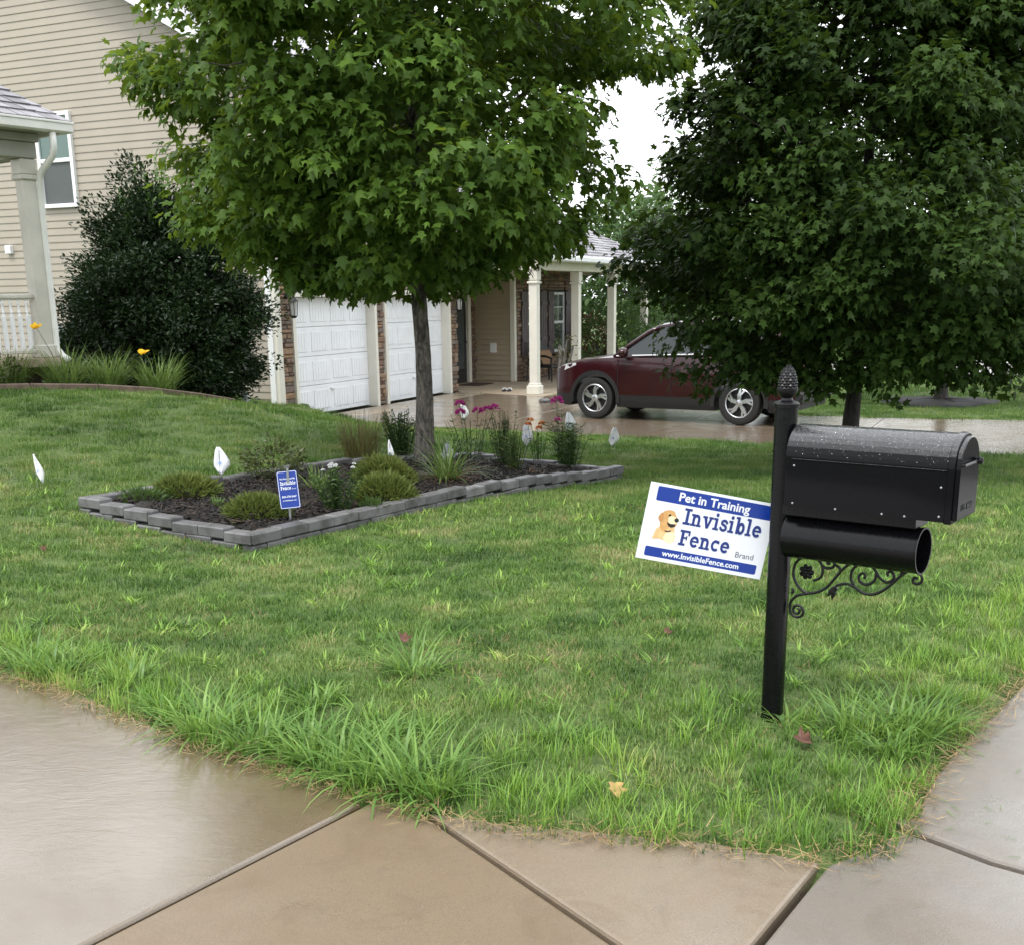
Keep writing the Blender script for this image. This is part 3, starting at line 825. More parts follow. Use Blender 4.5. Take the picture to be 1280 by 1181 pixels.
for sx in (-1,1):
    for sy in (-1,1): MB().tube([(sx*.27,sy*.27,0),(sx*.25,sy*.25,.4)], [.022,.028], 8).build('leg', M['wicker'], ch)
    MB().tube([(sx*.30,-.28,.36),(sx*.31,-.30,.58),(sx*.31,-.1,.63),(sx*.31,.2,.63),(sx*.28,.30,.75)], .032, 8).build('armrest', M['wicker'], ch)
MB().bbox(-.29,.29,-.29,.29,.34,.41,.02).build('seat', M['wicker'], ch)
MB().loft([[(-.28,.22,.4),(.28,.22,.4),(.28,.28,.4),(-.28,.28,.4)],[(-.3,.30,.75),(.3,.30,.75),(.3,.35,.75),(-.3,.35,.75)],[(-.22,.36,1.0),(.22,.36,1.0),(.22,.40,1.0),(-.22,.40,1.0)]]).build('backrest', M['wicker'], ch)
MB().loft([[(-.2,.06,.42),(.2,.06,.42),(.2,.2,.42),(-.2,.2,.42)],[(-.25,.10,.55),(.25,.10,.55),(.25,.26,.55),(-.25,.26,.55)],[(-.2,.18,.76),(.2,.18,.76),(.2,.28,.76),(-.2,.28,.76)]]).build('cushion', M['cushion'], ch)
tb = empty('side_table', hpt(9.45,-.62), HR, 'small round dark side table beside the porch chair', 'table')
MB().lathe([(0,.42),(.2,.42),(.21,.435),(.2,.45),(0,.45)],18).build('table_top', M['wicker'], tb)
for k in range(3):
    a = k*2*PI/3; MB().tube([(.15*math.cos(a),.15*math.sin(a),.42),(.19*math.cos(a),.19*math.sin(a),0)], .014, 6).build('leg', M['wicker'], tb)

# ------------------------------------------------------------------ neighbour porch on the left
NB = math.radians(37)
bx_, by_ = math.sin(NB), math.cos(NB)            # along fascia, away to the right
nbr = empty('neighbor_porch', (-5.30,14.95,0), math.atan2(by_, bx_), 'weathered cream porch with shingled hip roof, downspout and spindle railing', 'porch')
# local: x along fascia (0 = gutter end), y into the porch, z world
zf = .88; zg = 3.60
MB().box(-6,-.22,.2,2.6,zf-.10,zf).build('porch_floor', M['porch_slab'], nbr); MB().box(-6,-.45,.5,2.5,zf-.6,zf-.10).build('foundation', M['soil'], nbr)
def npost(x, y, wd=.20):
    p = MB(); a = wd/2
    p.bbox(x-a,x+a,y-a,y+a,zf,3.12,.012); p.bbox(x-a-.03,x+a+.03,y-a-.03,y+a+.03,3.0,3.06,.012); p.bbox(x-a-.02,x+a+.02,y-a-.02,y+a+.02,3.06,3.24,.012)
    p.bbox(x-a-.03,x+a+.03,y-a-.03,y+a+.03,zf+.001,zf+.16,.012)
    p.build('post', M['porch_paint'], nbr)
npost(-.42,.40,.17); npost(-3.4,.40,.17)
b = MB(); b.bbox(-6,-.31,.28,.52,3.245,3.43,.01); b.bbox(-6,-.28,.24,.56,3.432,3.53,.01); b.bbox(-.54,-.32,.57,2.4,3.245,3.42,.01); b.build('beam', M['porch_soffit'], nbr)
MB().box(-6,-.08,.06,.75,3.532,3.552).build('soffit', M['porch_soffit'], nbr)
g = MB(); g.bbox(-6,.0,-.07,.05,zg-.07,zg+.06,.02); g.bbox(-6,.012,-.082,-.072,zg+.035,zg+.06,.004); g.build('gutter', M['gutter'], nbr)
MB().bbox(-.03,.02,.06,3.2,zg-.06,zg+.05,.01).build('end_fascia', M['gutter'], nbr)
dsp = MB().tube([(-.25,-.01,zg-.06),(-.25,-.01,3.36),(-.255,.03,3.26),(-.29,.24,3.10),(-.295,.30,3.0),(-.295,.32,2.6),(-.295,.32,1.0),(-.27,.26,.90),(-.24,.16,.84)], .042, 8)
dsp.build('downspout', M['gutter'], nbr, True)
pt = .72
zr = zg+.05
ro = MB()
rr = 2.6
ro.add([(-6,-.03,zr),(.02,-.03,zr),(.02-rr,rr-.03,zr+rr*pt),(-6,rr-.03,zr+rr*pt),(.02,2*rr,zr)], [(0,1,2,3),(1,4,2)])
rfo = ro.build('roof', M['shingle'], nbr)
shingle_roof(rfo, (-3.2,-.035,zr+.01),(.015,-.035,zr+.01),(.015-rr,rr-.035,zr+.01+rr*pt),(-3.2,rr-.035,zr+.01+rr*pt), 22, .17, th=.014)
rl = MB(); rl.bbox(-3.3,-.515,.36,.44,1.60,1.66,.015); rl.bbox(-3.3,-.515,.37,.43,zf+.06,zf+.11,.01); rl.build('railing', M['porch_paint'], nbr)
for k in range(22):
    x = -.60-k*.105
    s_ = MB(); s_.bbox(x-.02,x+.02,.38,.42,zf+.111,zf+.52,.004)
    s_.lathe([(.02,.521),(.012,.54),(.02,.56),(.02,.57),(.012,.585),(.016,.62),(.012,.65),(.02,.665),(.02,.68),(.013,.70),(.018,.719)],8,(x,.40,zf))
    s_.build('spindle', M['white_vinyl'], nbr, True, 40)
nw = MB().bbox(-.36,-.27,.70,.80,zf-.3,zf+.52,.01).bbox(-.34,-.26,.42,.69,zf-.3,zf+.38,.01); nw.build('stair_rail', M['white_vinyl'], nbr)
MB().box(-6,-1.6,2.3,2.6,-.2,3.4).build('wall', M['siding'], nbr)

# ------------------------------------------------------------------ car (local x forward)
hd = (-.852,.524)
car = empty('parked_car', (3.10,20.46,-.545), math.atan2(hd[1],hd[0]), 'maroon sport utility car parked facing the house on wet driveway', 'car')
AX = 1.33
def arch(x):
    z = .0
    for a in (AX,-AX):
        d = abs(x-a)
        if d < .43: z = max(z, .345+math.sqrt(.43**2-d*d))
    return z
def topz(x): return float(np.interp(x, [-2.30,-2.24,-2.05,-1.6,-.2,.75,.98,1.3,1.75,2.05,2.2,2.26,2.29], [.86,1.06,1.14,1.17,1.13,1.10,1.09,1.06,1.00,.92,.83,.72,.60]))
def hw(x): return float(np.interp(x, [-2.30,-2.22,-2.0,-1.3,0,1.2,1.8,2.05,2.2,2.29], [.66,.80,.885,.92,.915,.915,.89,.82,.70,.52]))
def sec(x, z0, z1, hood):
    wv = hw(x); L = []
    fr_ = [0,.12,.3,.5,.68,.82,.93,1.0]
    for f in fr_:
        z = z0+(z1-z0)*f
        y = wv*float(np.interp(z, [.2,.32,.5,.68,.8,.93,1.05,1.2], [.95,.985,1.0,.99,.985,.985,.95,.90]))
        if hood and f > .95: y -= .055
        if f == 1.0: y -= .05*hood
        L.append((x,y,z))
    crown = .035 if hood else 0
    L.append((x, L[-1][1]*.55, z1+crown*.7)); R_ = [(p[0],-p[1],p[2]) for p in L[::-1]]
    return L+R_
xs = sorted(set([round(v,3) for v in np.concatenate([np.linspace(-2.30,2.29,60), AX+.43*np.cos(np.linspace(0,PI,19)), -AX+.43*np.cos(np.linspace(0,PI,19))])]))
def rings(lo, hi, hood):
    groups, cur = [], []
    for x in xs:
        a = max(lo(x), arch(x)); b = hi(x)
        if b-a < .015:
            if len(cur) > 1: groups.append(cur)
            cur = []
        else: cur.append(sec(x,a,b,hood))
    if len(cur) > 1: groups.append(cur)
    return groups
bd = MB()
for gp in rings(lambda x: .43, topz, 1): bd.loft(gp)
body = bd.build('body', M['paint'], car, True, 35)
lw_ = MB()
for gp in rings(lambda x: .22 if abs(x) < 2.0 else .27, lambda x: .428, 0): lw_.loft([[(p[0],p[1]*1.008,p[2]) for p in r_] for r_ in gp])
lw_.build('lower_cladding', M['clad'], car, True, 35)
for a in (AX,-AX):
    for sy in (1,-1):
        f = MB(); r1, r2 = .425, .495
        ring = []
        for t in np.linspace(-.12, PI+.12, 26):
            c, s_ = math.cos(t), math.sin(t); yy = sy*(hw(a+r2*c)+.012)
            ring.append([(a+r1*c,yy-sy*.06,.345+r1*s_),(a+r1*c,yy,.345+r1*s_),(a+r2*c,yy-sy*.002,.345+r2*s_),(a+r2*c,yy-sy*.05,.345+r2*s_)])
        f.loft(ring).build('wheel_arch', M['clad'], car, True, 40)
# greenhouse
gz = [(1.02,1.085,.80,.78),(.72,1.31,.83,.70),(.40,1.52,.85,.645),(.18,1.615,.855,.62),(-.2,1.665,.86,.615),(-.8,1.675,.86,.61),(-1.4,1.65,.85,.60),(-1.85,1.59,.83,.58),(-2.05,1.45,.80,.60),(-2.24,1.12,.76,.70)]
gh = MB(); rg = []
for x, z, wb, wt in gz:
    zb = topz(x)-.03; z = max(z, zb+.03)
    rg.append([(x,wb,zb),(x,wt+(wb-wt)*.42,zb+(z-zb)*.55),(x,wt+.03,z-.035),(x,wt-.06,z),(x,0,z+.02),(x,-wt+.06,z),(x,-wt-.03,z-.035),(x,-wt-(wb-wt)*.42,zb+(z-zb)*.55),(x,-wb,zb)])
gh.loft(rg); gh.build('windows', M['glass'], car, True, 30)
rp = MB(); rg = []
for x, z, wb, wt in gz[3:8]:
    rg.append([(x,wt+.045,z-.05),(x,wt+.035,z-.012),(x,wt-.06,z+.014),(x,0,z+.034),(x,-wt+.06,z+.014),(x,-wt-.035,z-.012),(x,-wt-.045,z-.05)])
rp.loft(rg).build('roof', M['paint'], car, True, 40)
for sy in (1,-1):
    def gp_(x, f):
        z = float(np.interp(x,[g[0] for g in gz[::-1]],[g[1] for g in gz[::-1]])); wb = float(np.interp(x,[g[0] for g in gz[::-1]],[g[2] for g in gz[::-1]])); wt = float(np.interp(x,[g[0] for g in gz[::-1]],[g[3] for g in gz[::-1]])); zb = topz(x)-.03
        return (x, sy*(wb+(wt+.03-wb)*f+.012), zb+(z-.035-zb)*f)
    MB().tube([gp_(1.0,1),gp_(.72,1),gp_(.40,1),gp_(.18,1)], [.03,.035,.035,.04], 8).build('pillar', M['paint'], car, True)
    MB().tube([gp_(-.12,0),gp_(-.2,.5),gp_(-.26,1)], .035, 6).build('pillar', M['clad'], car)
    MB().tube([gp_(-1.15,0),gp_(-1.3,.5),gp_(-1.4,1)], .045, 6).build('pillar', M['paint'], car)
    MB().tube([gp_(-1.75,0),gp_(-1.85,.5),gp_(-1.9,1)], .11, 8).build('pillar', M['paint'], car)
    MB().tube([(x,sy*(hw(x)*.935+.004),topz(x)-.005) for x in np.linspace(.93,-1.7,16)], .012, 6).build('chrome_strip', M['chrome'], car)
    m = MB(); rg = []
    for d, r_ in ((-.085,.02),(-.05,.075),(.02,.085),(.07,.06),(.085,.02)):
        rg.append([(.74+d, sy*(.98+r_*1.35*math.cos(t)), 1.155+r_*math.sin(t)) for t in np.linspace(0,2*PI,12,endpoint=False)])
    m.loft(rg).tube([(.72,sy*.87,1.10),(.73,sy*.95,1.12)], .025, 6); m.build('side_mirror', M['paint'], car, True)
    for x0 in (.02,-.98):
        MB().tube([(x0,sy*(hw(x0)+.002),.95),(x0-.05,sy*(hw(x0)+.028),.955),(x0-.17,sy*(hw(x0)+.028),.955),(x0-.22,sy*(hw(x0)+.002),.95)], .013, 6).build('door_handle', M['paint'], car)
    for x0, zz in ((.88,1.06),(-.12,1.08),(-1.02,1.06)):
        MB().tube([(x0-.0, sy*(hw(x0)*.975), zz-.02),(x0,sy*(hw(x0)*.99+.002),.8),(x0,sy*(hw(x0)+.002),.60),(x0,sy*(hw(x0)*.995+.002),.43)], .005, 4).build('door_seam', M['dark'], car)
    h_ = MB(); rg = []
    for x, z0, z1, y in ((2.215,.70,.77,.60),(2.10,.76,.87,.74),(1.92,.83,.935,.83),(1.70,.91,.96,.875)):
        rg.append([(x,sy*(y-.04),z0),(x+.012,sy*(y+.02),z0+.01),(x+.012,sy*(y+.01),z1),(x-.02,sy*(y-.05),z1+.012)])
    h_.loft(rg).build('headlight', M['lamp'], car, True, 40)
    MB().bbox(-2.32,-2.05,min(sy*.66,sy*.87),max(sy*.66,sy*.87),.92,1.12,.03).build('tail_light', M['redlamp'], car)
    MB().lathe([(0,0),(.05,0),(.05,.03),(0,.03)],12,(2.235,sy*.5,.42),'x').build('fog_lamp', M['lamp'], car)
gr_ = MB().bbox(2.2,2.31,-.45,.45,.55,.70,.02).build('grille', M['clad'], car)
MB().bbox(2.305,2.325,-.42,.42,.68,.705,.006).build('chrome_bar', M['chrome'], gr_)
MB().bbox(-2.36,-2.1,-.78,.78,.36,.56,.04).build('rear_bumper', M['clad'], car)
def wheel(x, sy):
    y = sy*.80
    t = MB(); t.lathe([(.235,-.10),(.30,-.115),(.345,-.105),(.362,-.07),(.365,0),(.362,.07),(.345,.105),(.30,.115),(.235,.10)],40,(0,0,0),'y',False)
    wo = empty('wheel', (x,y,.362)); wo.parent = car
    t.build('tyre', M['tyre'], wo, True, 40)
    MB().lathe([(0,-.02*1),(.236,-.02),(.24,.0)],32,(0,sy*.03,0),'y').build('brake_disc', M['dark'], wo)
    r = MB(); r.lathe([(.222,-.095),(.242,-.1),(.247,.098),(.232,.108),(.222,.098)],40,(0,0,0),'y',False)
    r.lathe([(0,.0),(.055,.0),(.06,.02),(.03,.03),(0,.03)],16,(0,sy*.075-(0 if sy>0 else .03),0),'y')
    for k in range(5):
        a = k*2*PI/5+.3
        for da0, da1, w0, w1 in ((-.16,.10,.026,.030),(.16,.42,.026,.030)):
            p0 = (math.cos(a+da0)*.045, math.sin(a+da0)*.045); p1 = (math.cos(a+da1)*.232, math.sin(a+da1)*.232)
            pm = (math.cos(a+da0*.6+.02)*.13, math.sin(a+da0*.6+.02)*.13)
            rgx = []
            for (px, pz2), ww, yo in ((p0,w0,.095),(pm,.030,.098),(p1,w1,.085)):
                dx, dz = -math.sin(a), math.cos(a)
                rgx.append([(px-dx*ww,sy*(yo-.03),pz2-dz*ww),(px+dx*ww,sy*(yo-.03),pz2+dz*ww),(px+dx*ww*.7,sy*yo,pz2+dz*ww*.7),(px-dx*ww*.7,sy*yo,pz2-dz*ww*.7)])
            r.loft(rgx)
    r.build('rim', M['alloy'], wo, True, 35)
for x in (AX,-AX):
    for sy in (1,-1): wheel(x, sy)

# ------------------------------------------------------------------ mailbox on its post (local x along the box)
AL = math.radians(-38)
mbx = empty('mailbox', (.97,4.05,0), AL, 'black curbside mailbox with newspaper tube and scroll bracket on post', 'mailbox')
p = MB(); rg = []
for z in (-.12,1.165):
    rg.append([(.047*(1-.14*(k%2))*math.cos(2*PI*k/48)*1.0, .047*(1-.14*(k%2))*math.sin(2*PI*k/48), z) for k in range(48)])
# squarish fluted post
def sq(a, r, n=2.6):
    c, s_ = math.cos(a), math.sin(a); k = (abs(c)**n+abs(s_)**n)**(-1/n); return (r*k*c, r*k*s_)
rg = []
for z in (-.12,0.4,.8,1.165): rg.append([sq(2*PI*k/40,.038)+(z,) for k in range(40)])
p.loft(rg).build('post', M['black'], mbx, True, 30)
fn = MB().lathe([(.044,1.165),(.046,1.178),(.038,1.185),(.022,1.19),(.018,1.198),(.026,1.205),(.036,1.218),(.037,1.228),(.031,1.232)],24)
fno = fn.build('finial', M['iron'], mbx, True, 40)
pc = MB()
for r in range(9):
    f = r/8.0; z = 1.232+.072*f; rad = .031*math.sqrt(max(.02,1-(f*.97)**2.2)); n = 12
    for k in range(n):
        a = 2*PI*(k+.5*(r%2))/n; c, s_ = math.cos(a), math.sin(a); q = rad*PI/n*1.15; tx, ty_ = -s_, c
        bp = (rad*c, rad*s_)
        pc.add([(bp[0]+tx*q,bp[1]+ty_*q,z),(bp[0]-tx*q,bp[1]-ty_*q,z),(bp[0]*.9,bp[1]*.9,z+.010),(bp[0]*.95,bp[1]*.95,z-.010),(bp[0]*1.17,bp[1]*1.17,z-.001)], [(0,4,3),(4,1,3),(0,2,4),(4,2,1)])
pc.lathe([(.028,1.228),(.031,1.245),(.027,1.272),(.018,1.294),(.006,1.304),(0,1.306)],16)
pc.build('pine_cone', M['iron'], fno)
# box: arched section extruded along x
def arch_ring(x, s_=1.0, hwid=.103, zb=.838, zs=1.005, ztop_=1.112, n=18):
    zc = (zb+ztop_)/2
    P = [(-hwid,zb),(hwid,zb)]+[(hwid*math.cos(t), zs+(ztop_-zs)*math.sin(t)) for t in np.linspace(0,PI,n)]
    return [(x, y*s_, zc+(z-zc)*s_) for y, z in P]
bxm = MB().loft([arch_ring(.052,.985),arch_ring(.056,1),arch_ring(.60,1),arch_ring(.603,1.03),arch_ring(.622,1.03),arch_ring(.624,1.0),arch_ring(.624,.95)])
bo = bxm.build('box', M['mailbox'], mbx, True, 35)
dd = MB().loft([arch_ring(.6245,.945),arch_ring(.636,.945),arch_ring(.639,.92)]); do = dd.build('door', M['mailbox'], mbx, True, 35)
MB().tube([(.639,-.085,1.02),(.646,-.085,1.02),(.646,.09,1.02),(.639,.09,1.02)], .005, 6).build('bar', M['black'], do)
MB().lathe([(0,0),(.008,0),(.013,.008),(.010,.018),(0,.02)],12,(.642,.06,1.02),'x').build('knob', M['black'], do)
fl = MB().bbox(.15,.40,.109,.113,1.0,1.03,.002).bbox(.15,.22,.1131,.117,.97,1.05,.002); fl.build('signal_flag', M['redlamp'], mbx)
for x, z, y in ((.085,.852,-.1035),(.24,.846,-.1035),(.40,.846,-.1035),(.475,.846,-.1035),(.585,.856,-.1035),(.585,.95,-.1035),(.085,.98,-.1035)):
    MB().lathe([(.0042,0),(.0036,.002),(0,.0028)],8,(x,y,z),'y') if False else None
    r_ = MB().lathe([(.0042,0),(.0034,.002),(0,.0028)],8,(0,0,0),'y'); r_.v = [(q[0]+x,y-q[1],q[2]+z) for q in r_.v]; r_.build('rivet', M['wire'], bo)
# seam fold along the side, mounting board, tube
MB().bbox(.075,.60,-.1055,-.1035,1.000,1.004,.0006).build('fold', M['mailbox'], bo)
MB().bbox(.03,.50,-.06,.06,.797,.8375,.004).build('mounting_board', M['black'], mbx)
tu = MB(); R1, R0, cz = .078, .0745, .716
prof = [(R0,.046),(R1,.046),(R1,.505),(R1+.002,.507),(R1+.002,.512),(R0,.512),(R0,.05),(0,.05)]
tu.lathe([(R1,.034),(R1,.505),(R1+.0025,.507),(R1+.0025,.513),(R0,.513),(R0,.052),(0,.05)],36,(0,0,cz),'x'); tu.build('newspaper_tube', M['black'], mbx, True, 35)
# raised U.S. MAIL lettering on the door
def text_mesh(body, size, off=0.0, ext=.0006, align='CENTER'):
    c = bpy.data.curves.new('lettering', 'FONT'); c.body = body; c.size = size; c.extrude = ext; c.align_x = align; c.offset = off; c.resolution_u = 3
    o = bpy.data.objects.new('lettering', c); col.objects.link(o)
    bpy.context.view_layer.update()
    m = bpy.data.meshes.new_from_object(o.evaluated_get(bpy.context.evaluated_depsgraph_get()))
    bpy.data.objects.remove(o); bpy.data.curves.remove(c)
    return m
tm = text_mesh('U.S. MAIL', .030, .0004, .001); tm.materials.clear(); tm.materials.append(M['black'])
to = link('lettering', tm, do); to.location = (.6395,0,.872); to.rotation_euler = (PI/2,0,PI/2)
# scroll bracket (traced curves, px in a 4.217x crop) -> local (x along box, z)
def curve_pts(pts, n=6):
    P = [Vector((a,b)) for a,b in pts]; out = []
    for i in range(len(P)-1):
        p0, p1, p2, p3 = P[max(i-1,0)], P[i], P[i+1], P[min(i+2,len(P)-1)]
        for k in range(n):
            t = k/n; out.append(.5*((2*p1)+(p2-p0)*t+(2*p0-5*p1+4*p2-p3)*t*t+(3*p1-p0-3*p2+p3)*t**3))
    out.append(P[-1]); return out
def br(u, v): return (6.776e-4*u+3.4e-5*v-.1003, 9.63e-5*u-6.967e-4*v+.780)
br_sc = []
CUR = [[(240,505),(252,515),(245,532),(225,530),(215,510),(228,492),(256,494),(272,520),(262,545),(235,552),(205,535),(196,500),(205,465),(240,437),(290,427),(350,418),(400,393),(445,345),(480,305),(520,275),(560,266)],
[(300,427),(258,405),(226,362),(215,312),(230,262),(275,233),(330,237),(368,270),(378,312),(362,345),(326,358)],
[(372,280),(398,294),(430,290),(440,268),(425,248),(405,252),(402,268),(416,272)],[(436,276),(462,288),(476,312)],
[(450,385),(500,375),(540,388),(590,420),(640,430),(695,410),(745,372),(785,335),(825,312),(868,322),(890,345),(884,370),(860,376),(845,362),(852,346),(868,350)],
[(545,385),(528,345),(540,298),(580,275),(628,283),(658,318),(650,360),(612,380),(578,366),(570,338),(588,322),(604,334),(596,348)],
[(655,310),(680,348),(712,368),(742,358),(750,334),(734,315),(716,322),(722,338)],
[(206,400),(214,412),(206,426)],[(800,300),(792,316),(782,332)]]
bk = MB()
for i, c in enumerate(CUR):
    P = curve_pts(c)
    n = len(P); pts = []; rr_ = []
    for k, q in enumerate(P):
        x, z = br(q.x, q.y); pts.append((x, U(-.0003,.0003)+i*.0004, z)); rr_.append(.0052)
    bk.tube(pts, rr_, 8)
bko = bk.build('scroll_bracket', M['iron'], mbx, True, 50)
x, z = br(290,312); ros = MB()
for ring_, nn, rr1 in ((0,7,.020),(1,6,.012),(2,1,.0)):
    for k in range(nn):
        a = 2*PI*k/nn; ros.lathe([(0,-.006),(.009,-.002),(.008,.003),(0,.005)],8,(x+rr1*math.cos(a),-.004*ring_,z+rr1*math.sin(a)),'y')
ros.build('rosette', M['iron'], bko, True)
lf = MB()
for k, (u, v) in enumerate(((408,440),(430,458),(446,420))):
    x0, z0 = br(445,388); x1, z1 = br(u,v); xm, zm = (x0+x1)/2, (z0+z1)/2; dx, dz = -(z1-z0), (x1-x0)
    L_ = math.hypot(dx,dz); dx, dz = dx/L_*.010, dz/L_*.010; yk = (k-1)*.002
    lf.loft([[(x0-dx*.3,yk-.004,z0-dz*.3),(x0+dx*.3,yk-.004,z0+dz*.3),(x0+dx*.3,yk+.004,z0+dz*.3),(x0-dx*.3,yk+.004,z0-dz*.3)],[(xm-dx,yk-.004,zm-dz),(xm+dx,yk-.004,zm+dz),(xm+dx,yk+.004,zm+dz),(xm-dx,yk+.004,zm-dz)],[(x1-dx*.1,yk-.002,z1-dz*.1),(x1+dx*.1,yk-.002,z1+dz*.1),(x1+dx*.1,yk+.002,z1+dz*.1),(x1-dx*.1,yk+.002,z1-dz*.1)]])
lf.build('leaf_ornament', M['iron'], bko)
# water beads lying on the box top
bead = MB().lathe([(1,0),(.86,.4),(.5,.66),(0,.75)],7)
wb_ = MB()
for k in range(520):
    x = U(.075,.598); t = U(.12,PI-.12); r_ = random.choice((.0006,.0008,.001,.0014))
    cy, cz_ = .103*math.cos(t), 1.005+.107*math.sin(t)
    nv = Vector((0,math.cos(t)/.103,math.sin(t)/.107)).normalized(); q = nv.to_track_quat('Z','Y')
    base = len(wb_.v)
    for v in bead.v:
        pv = q@Vector(v)*r_+Vector((x,cy,cz_)); wb_.v.append((pv.x,pv.y,pv.z))
    wb_.f += [tuple(base+i for i in f) for f in bead.f]
def water_mat():
    t = NT('water bead'); t.set(Base_Color=t.ramp(t.noise(t.coord(),9),[(.3,(.9,.9,.9)),(.7,(1,1,1))]), Roughness=.02); t.p.inputs['Transmission Weight'].default_value = 1; t.p.inputs['IOR'].default_value = 1.33
    return t.m
M['water'] = water_mat()
o = wb_.build('rain_beads', M['water'], bo, True); o['kind'] = 'stuff'

# ------------------------------------------------------------------ yard sign fixed to the back of the post
SW, SH = .470, .283
def Poly(mb, pts, z): 
    b_ = len(mb.v); mb.v += [(a,b,z) for a,b in pts]; mb.f.append(tuple(range(b_,b_+len(pts))))
sgn = empty('yard_sign', (.713,4.118,.716), 0, 'white and blue rectangular yard sign with dog portrait, tilted behind the mailbox post', 'sign')
sgn.rotation_euler = (math.radians(88), math.radians(11.2), math.radians(0))
MB().bbox(-SW/2,SW/2,-SH/2,SH/2,-.004,0,.0006).build('panel', M['sign_white'], sgn)
# 6.4x crop pixels -> sign plane (affine of the four corners)
eu = np.array([1010.0,207.0]); ev = np.array([-75.0,632.0]); oc = np.array([627.5,491.0]); Minv = np.linalg.inv(np.stack([eu,ev],1))
def sp(u, v):
    a, b = Minv@(np.array([u,v])-oc); return (a*SW, -b*SH)
def rrect(x0,x1,y0,y1,r=.006,n=4):
    P = []
    for cx, cy, a0 in ((x1-r,y0+r,-PI/2),(x1-r,y1-r,0),(x0+r,y1-r,PI/2),(x0+r,y0+r,PI)):
        P += [(cx+r*math.cos(a0+PI/2*k/n), cy+r*math.sin(a0+PI/2*k/n)) for k in range(n+1)]
    return P
m = MB(); Poly(m, rrect(-.205,.224,.079,.132), .0004); m.build('blue_band', M['blue'], sgn)
m = MB(); Poly(m, rrect(-.207,.212,-.127,-.091), .0004); m.build('blue_band', M['blue'], sgn)
def add_text(body, size, x, y, mat, off, parent=sgn, align='CENTER', z=.0008, rot=None, sx=1):
    t = text_mesh(body, size, off, .0002, align); t.materials.clear(); t.materials.append(mat)
    o = link('lettering', t, parent); o.location = (x,y,z); o.scale = (sx,1,1); return o
add_text('Pet in Training', .044, .008, .0915, M['sign_white'], .0010, sx=1.02)
add_text('www.InvisibleFence.com', .0285, .003, -.1175, M['sign_white'], .0006, sx=1.02)
add_text('Brand', .0300, .158, -.075, M['grey_text'], 0)
# slab serif glyphs
def arc(cx,cy,rx,ry,wd,a0,a1,n=14):
    out = []
    for k in range(n):
        t0 = math.radians(a0+(a1-a0)*k/n); t1 = math.radians(a0+(a1-a0)*(k+1)/n)
        f = lambda t, e: (cx+(rx+e)*math.cos(t), cy+(ry+e)*math.sin(t))
        out.append([f(t0,-wd/2),f(t0,wd/2),f(t1,wd/2),f(t1,-wd/2)])
    return out
def rc(x0,y0,x1,y1): return [[(x0,y0),(x1,y0),(x1,y1),(x0,y1)]]
def stroke(pts, wd):
    out = []
    P = [Vector(q) for q in pts]
    for i in range(len(P)-1):
        d = (P[i+1]-P[i]).normalized(); nn = Vector((-d.y,d.x))*wd/2
        a, b = P[i]-d*.02, P[i+1]+d*.02
        out.append([tuple(a-nn),tuple(b-nn),tuple(b+nn),tuple(a+nn)])
    return out
st = .20
GL = {'I':(.58,rc(.18,0,.40,1)+rc(0,0,.58,.15)+rc(0,.85,.58,1)),
'n':(.86,rc(.11,0,.31,.74)+rc(0,.60,.30,.74)+rc(0,0,.42,.13)+arc(.42,.46,.20,.19,.19,0,180)+rc(.525,0,.72,.47)+rc(.44,0,.83,.13)),
'v':(.84,[[(.07,.74),(.29,.74),(.52,0),(.33,0)],[(.58,.74),(.77,.74),(.52,0),(.36,0)]]+rc(0,.61,.37,.74)+rc(.48,.61,.84,.74)),
'i':(.48,rc(.13,0,.33,.74)+rc(0,.60,.33,.74)+rc(0,0,.46,.13)+[[(.23+.12*math.cos(t),.93+.12*math.sin(t)) for t in np.linspace(0,2*PI,14,endpoint=False)]]),
's':(.66,stroke([(.57,.50),(.52,.60),(.40,.66),(.26,.65),(.15,.58),(.16,.47),(.28,.41),(.42,.36),(.53,.28),(.53,.16),(.42,.08),(.27,.07),(.14,.13),(.08,.24)],.165)),
'b':(.84,rc(.12,0,.32,1.05)+rc(0,.91,.32,1.05)+arc(.49,.365,.20,.285,.19,0,360,20)),
'l':(.48,rc(.13,0,.33,1.05)+rc(0,.91,.33,1.05)+rc(0,0,.46,.13)),
'e':(.76,arc(.38,.365,.26,.28,.18,-0,320,18)+rc(.14,.32,.70,.44)),
'c':(.72,arc(.38,.365,.26,.28,.18,45,315,16)+rc(.54,.50,.64,.70)),
'F':(.82,rc(.13,0,.35,1)+rc(0,.85,.80,1)+rc(.67,.66,.80,.86)+rc(.34,.45,.62,.57)+rc(.52,.37,.62,.65)+rc(0,0,.52,.15))}
def slab_word(wrd, x, y, size, mat, parent, z=.0008, track=.03, target=None):
    tot = sum(GL[c][0]+track for c in wrd)-track
    sx = (target/(tot*size)) if target else 1
    m = MB(); cx = 0; k = 0
    for c in wrd:
        for pl in GL[c][1]:
            pl2 = [((cx+a)*size*sx+x, b*size+y) for a,b in pl]
            ar = sum(pl2[i][0]*pl2[(i+1)%len(pl2)][1]-pl2[(i+1)%len(pl2)][0]*pl2[i][1] for i in range(len(pl2)))
            Poly(m, pl2 if ar > 0 else pl2[::-1], z+k*.000012); k += 1
        cx += GL[c][0]+track
    return m.build('lettering', mat, parent)
slab_word('Invisible', -.092, .010, .060, M['navy'], sgn, target=.292)
slab_word('Fence', -.092, -.068, .058, M['navy'], sgn, target=.190)
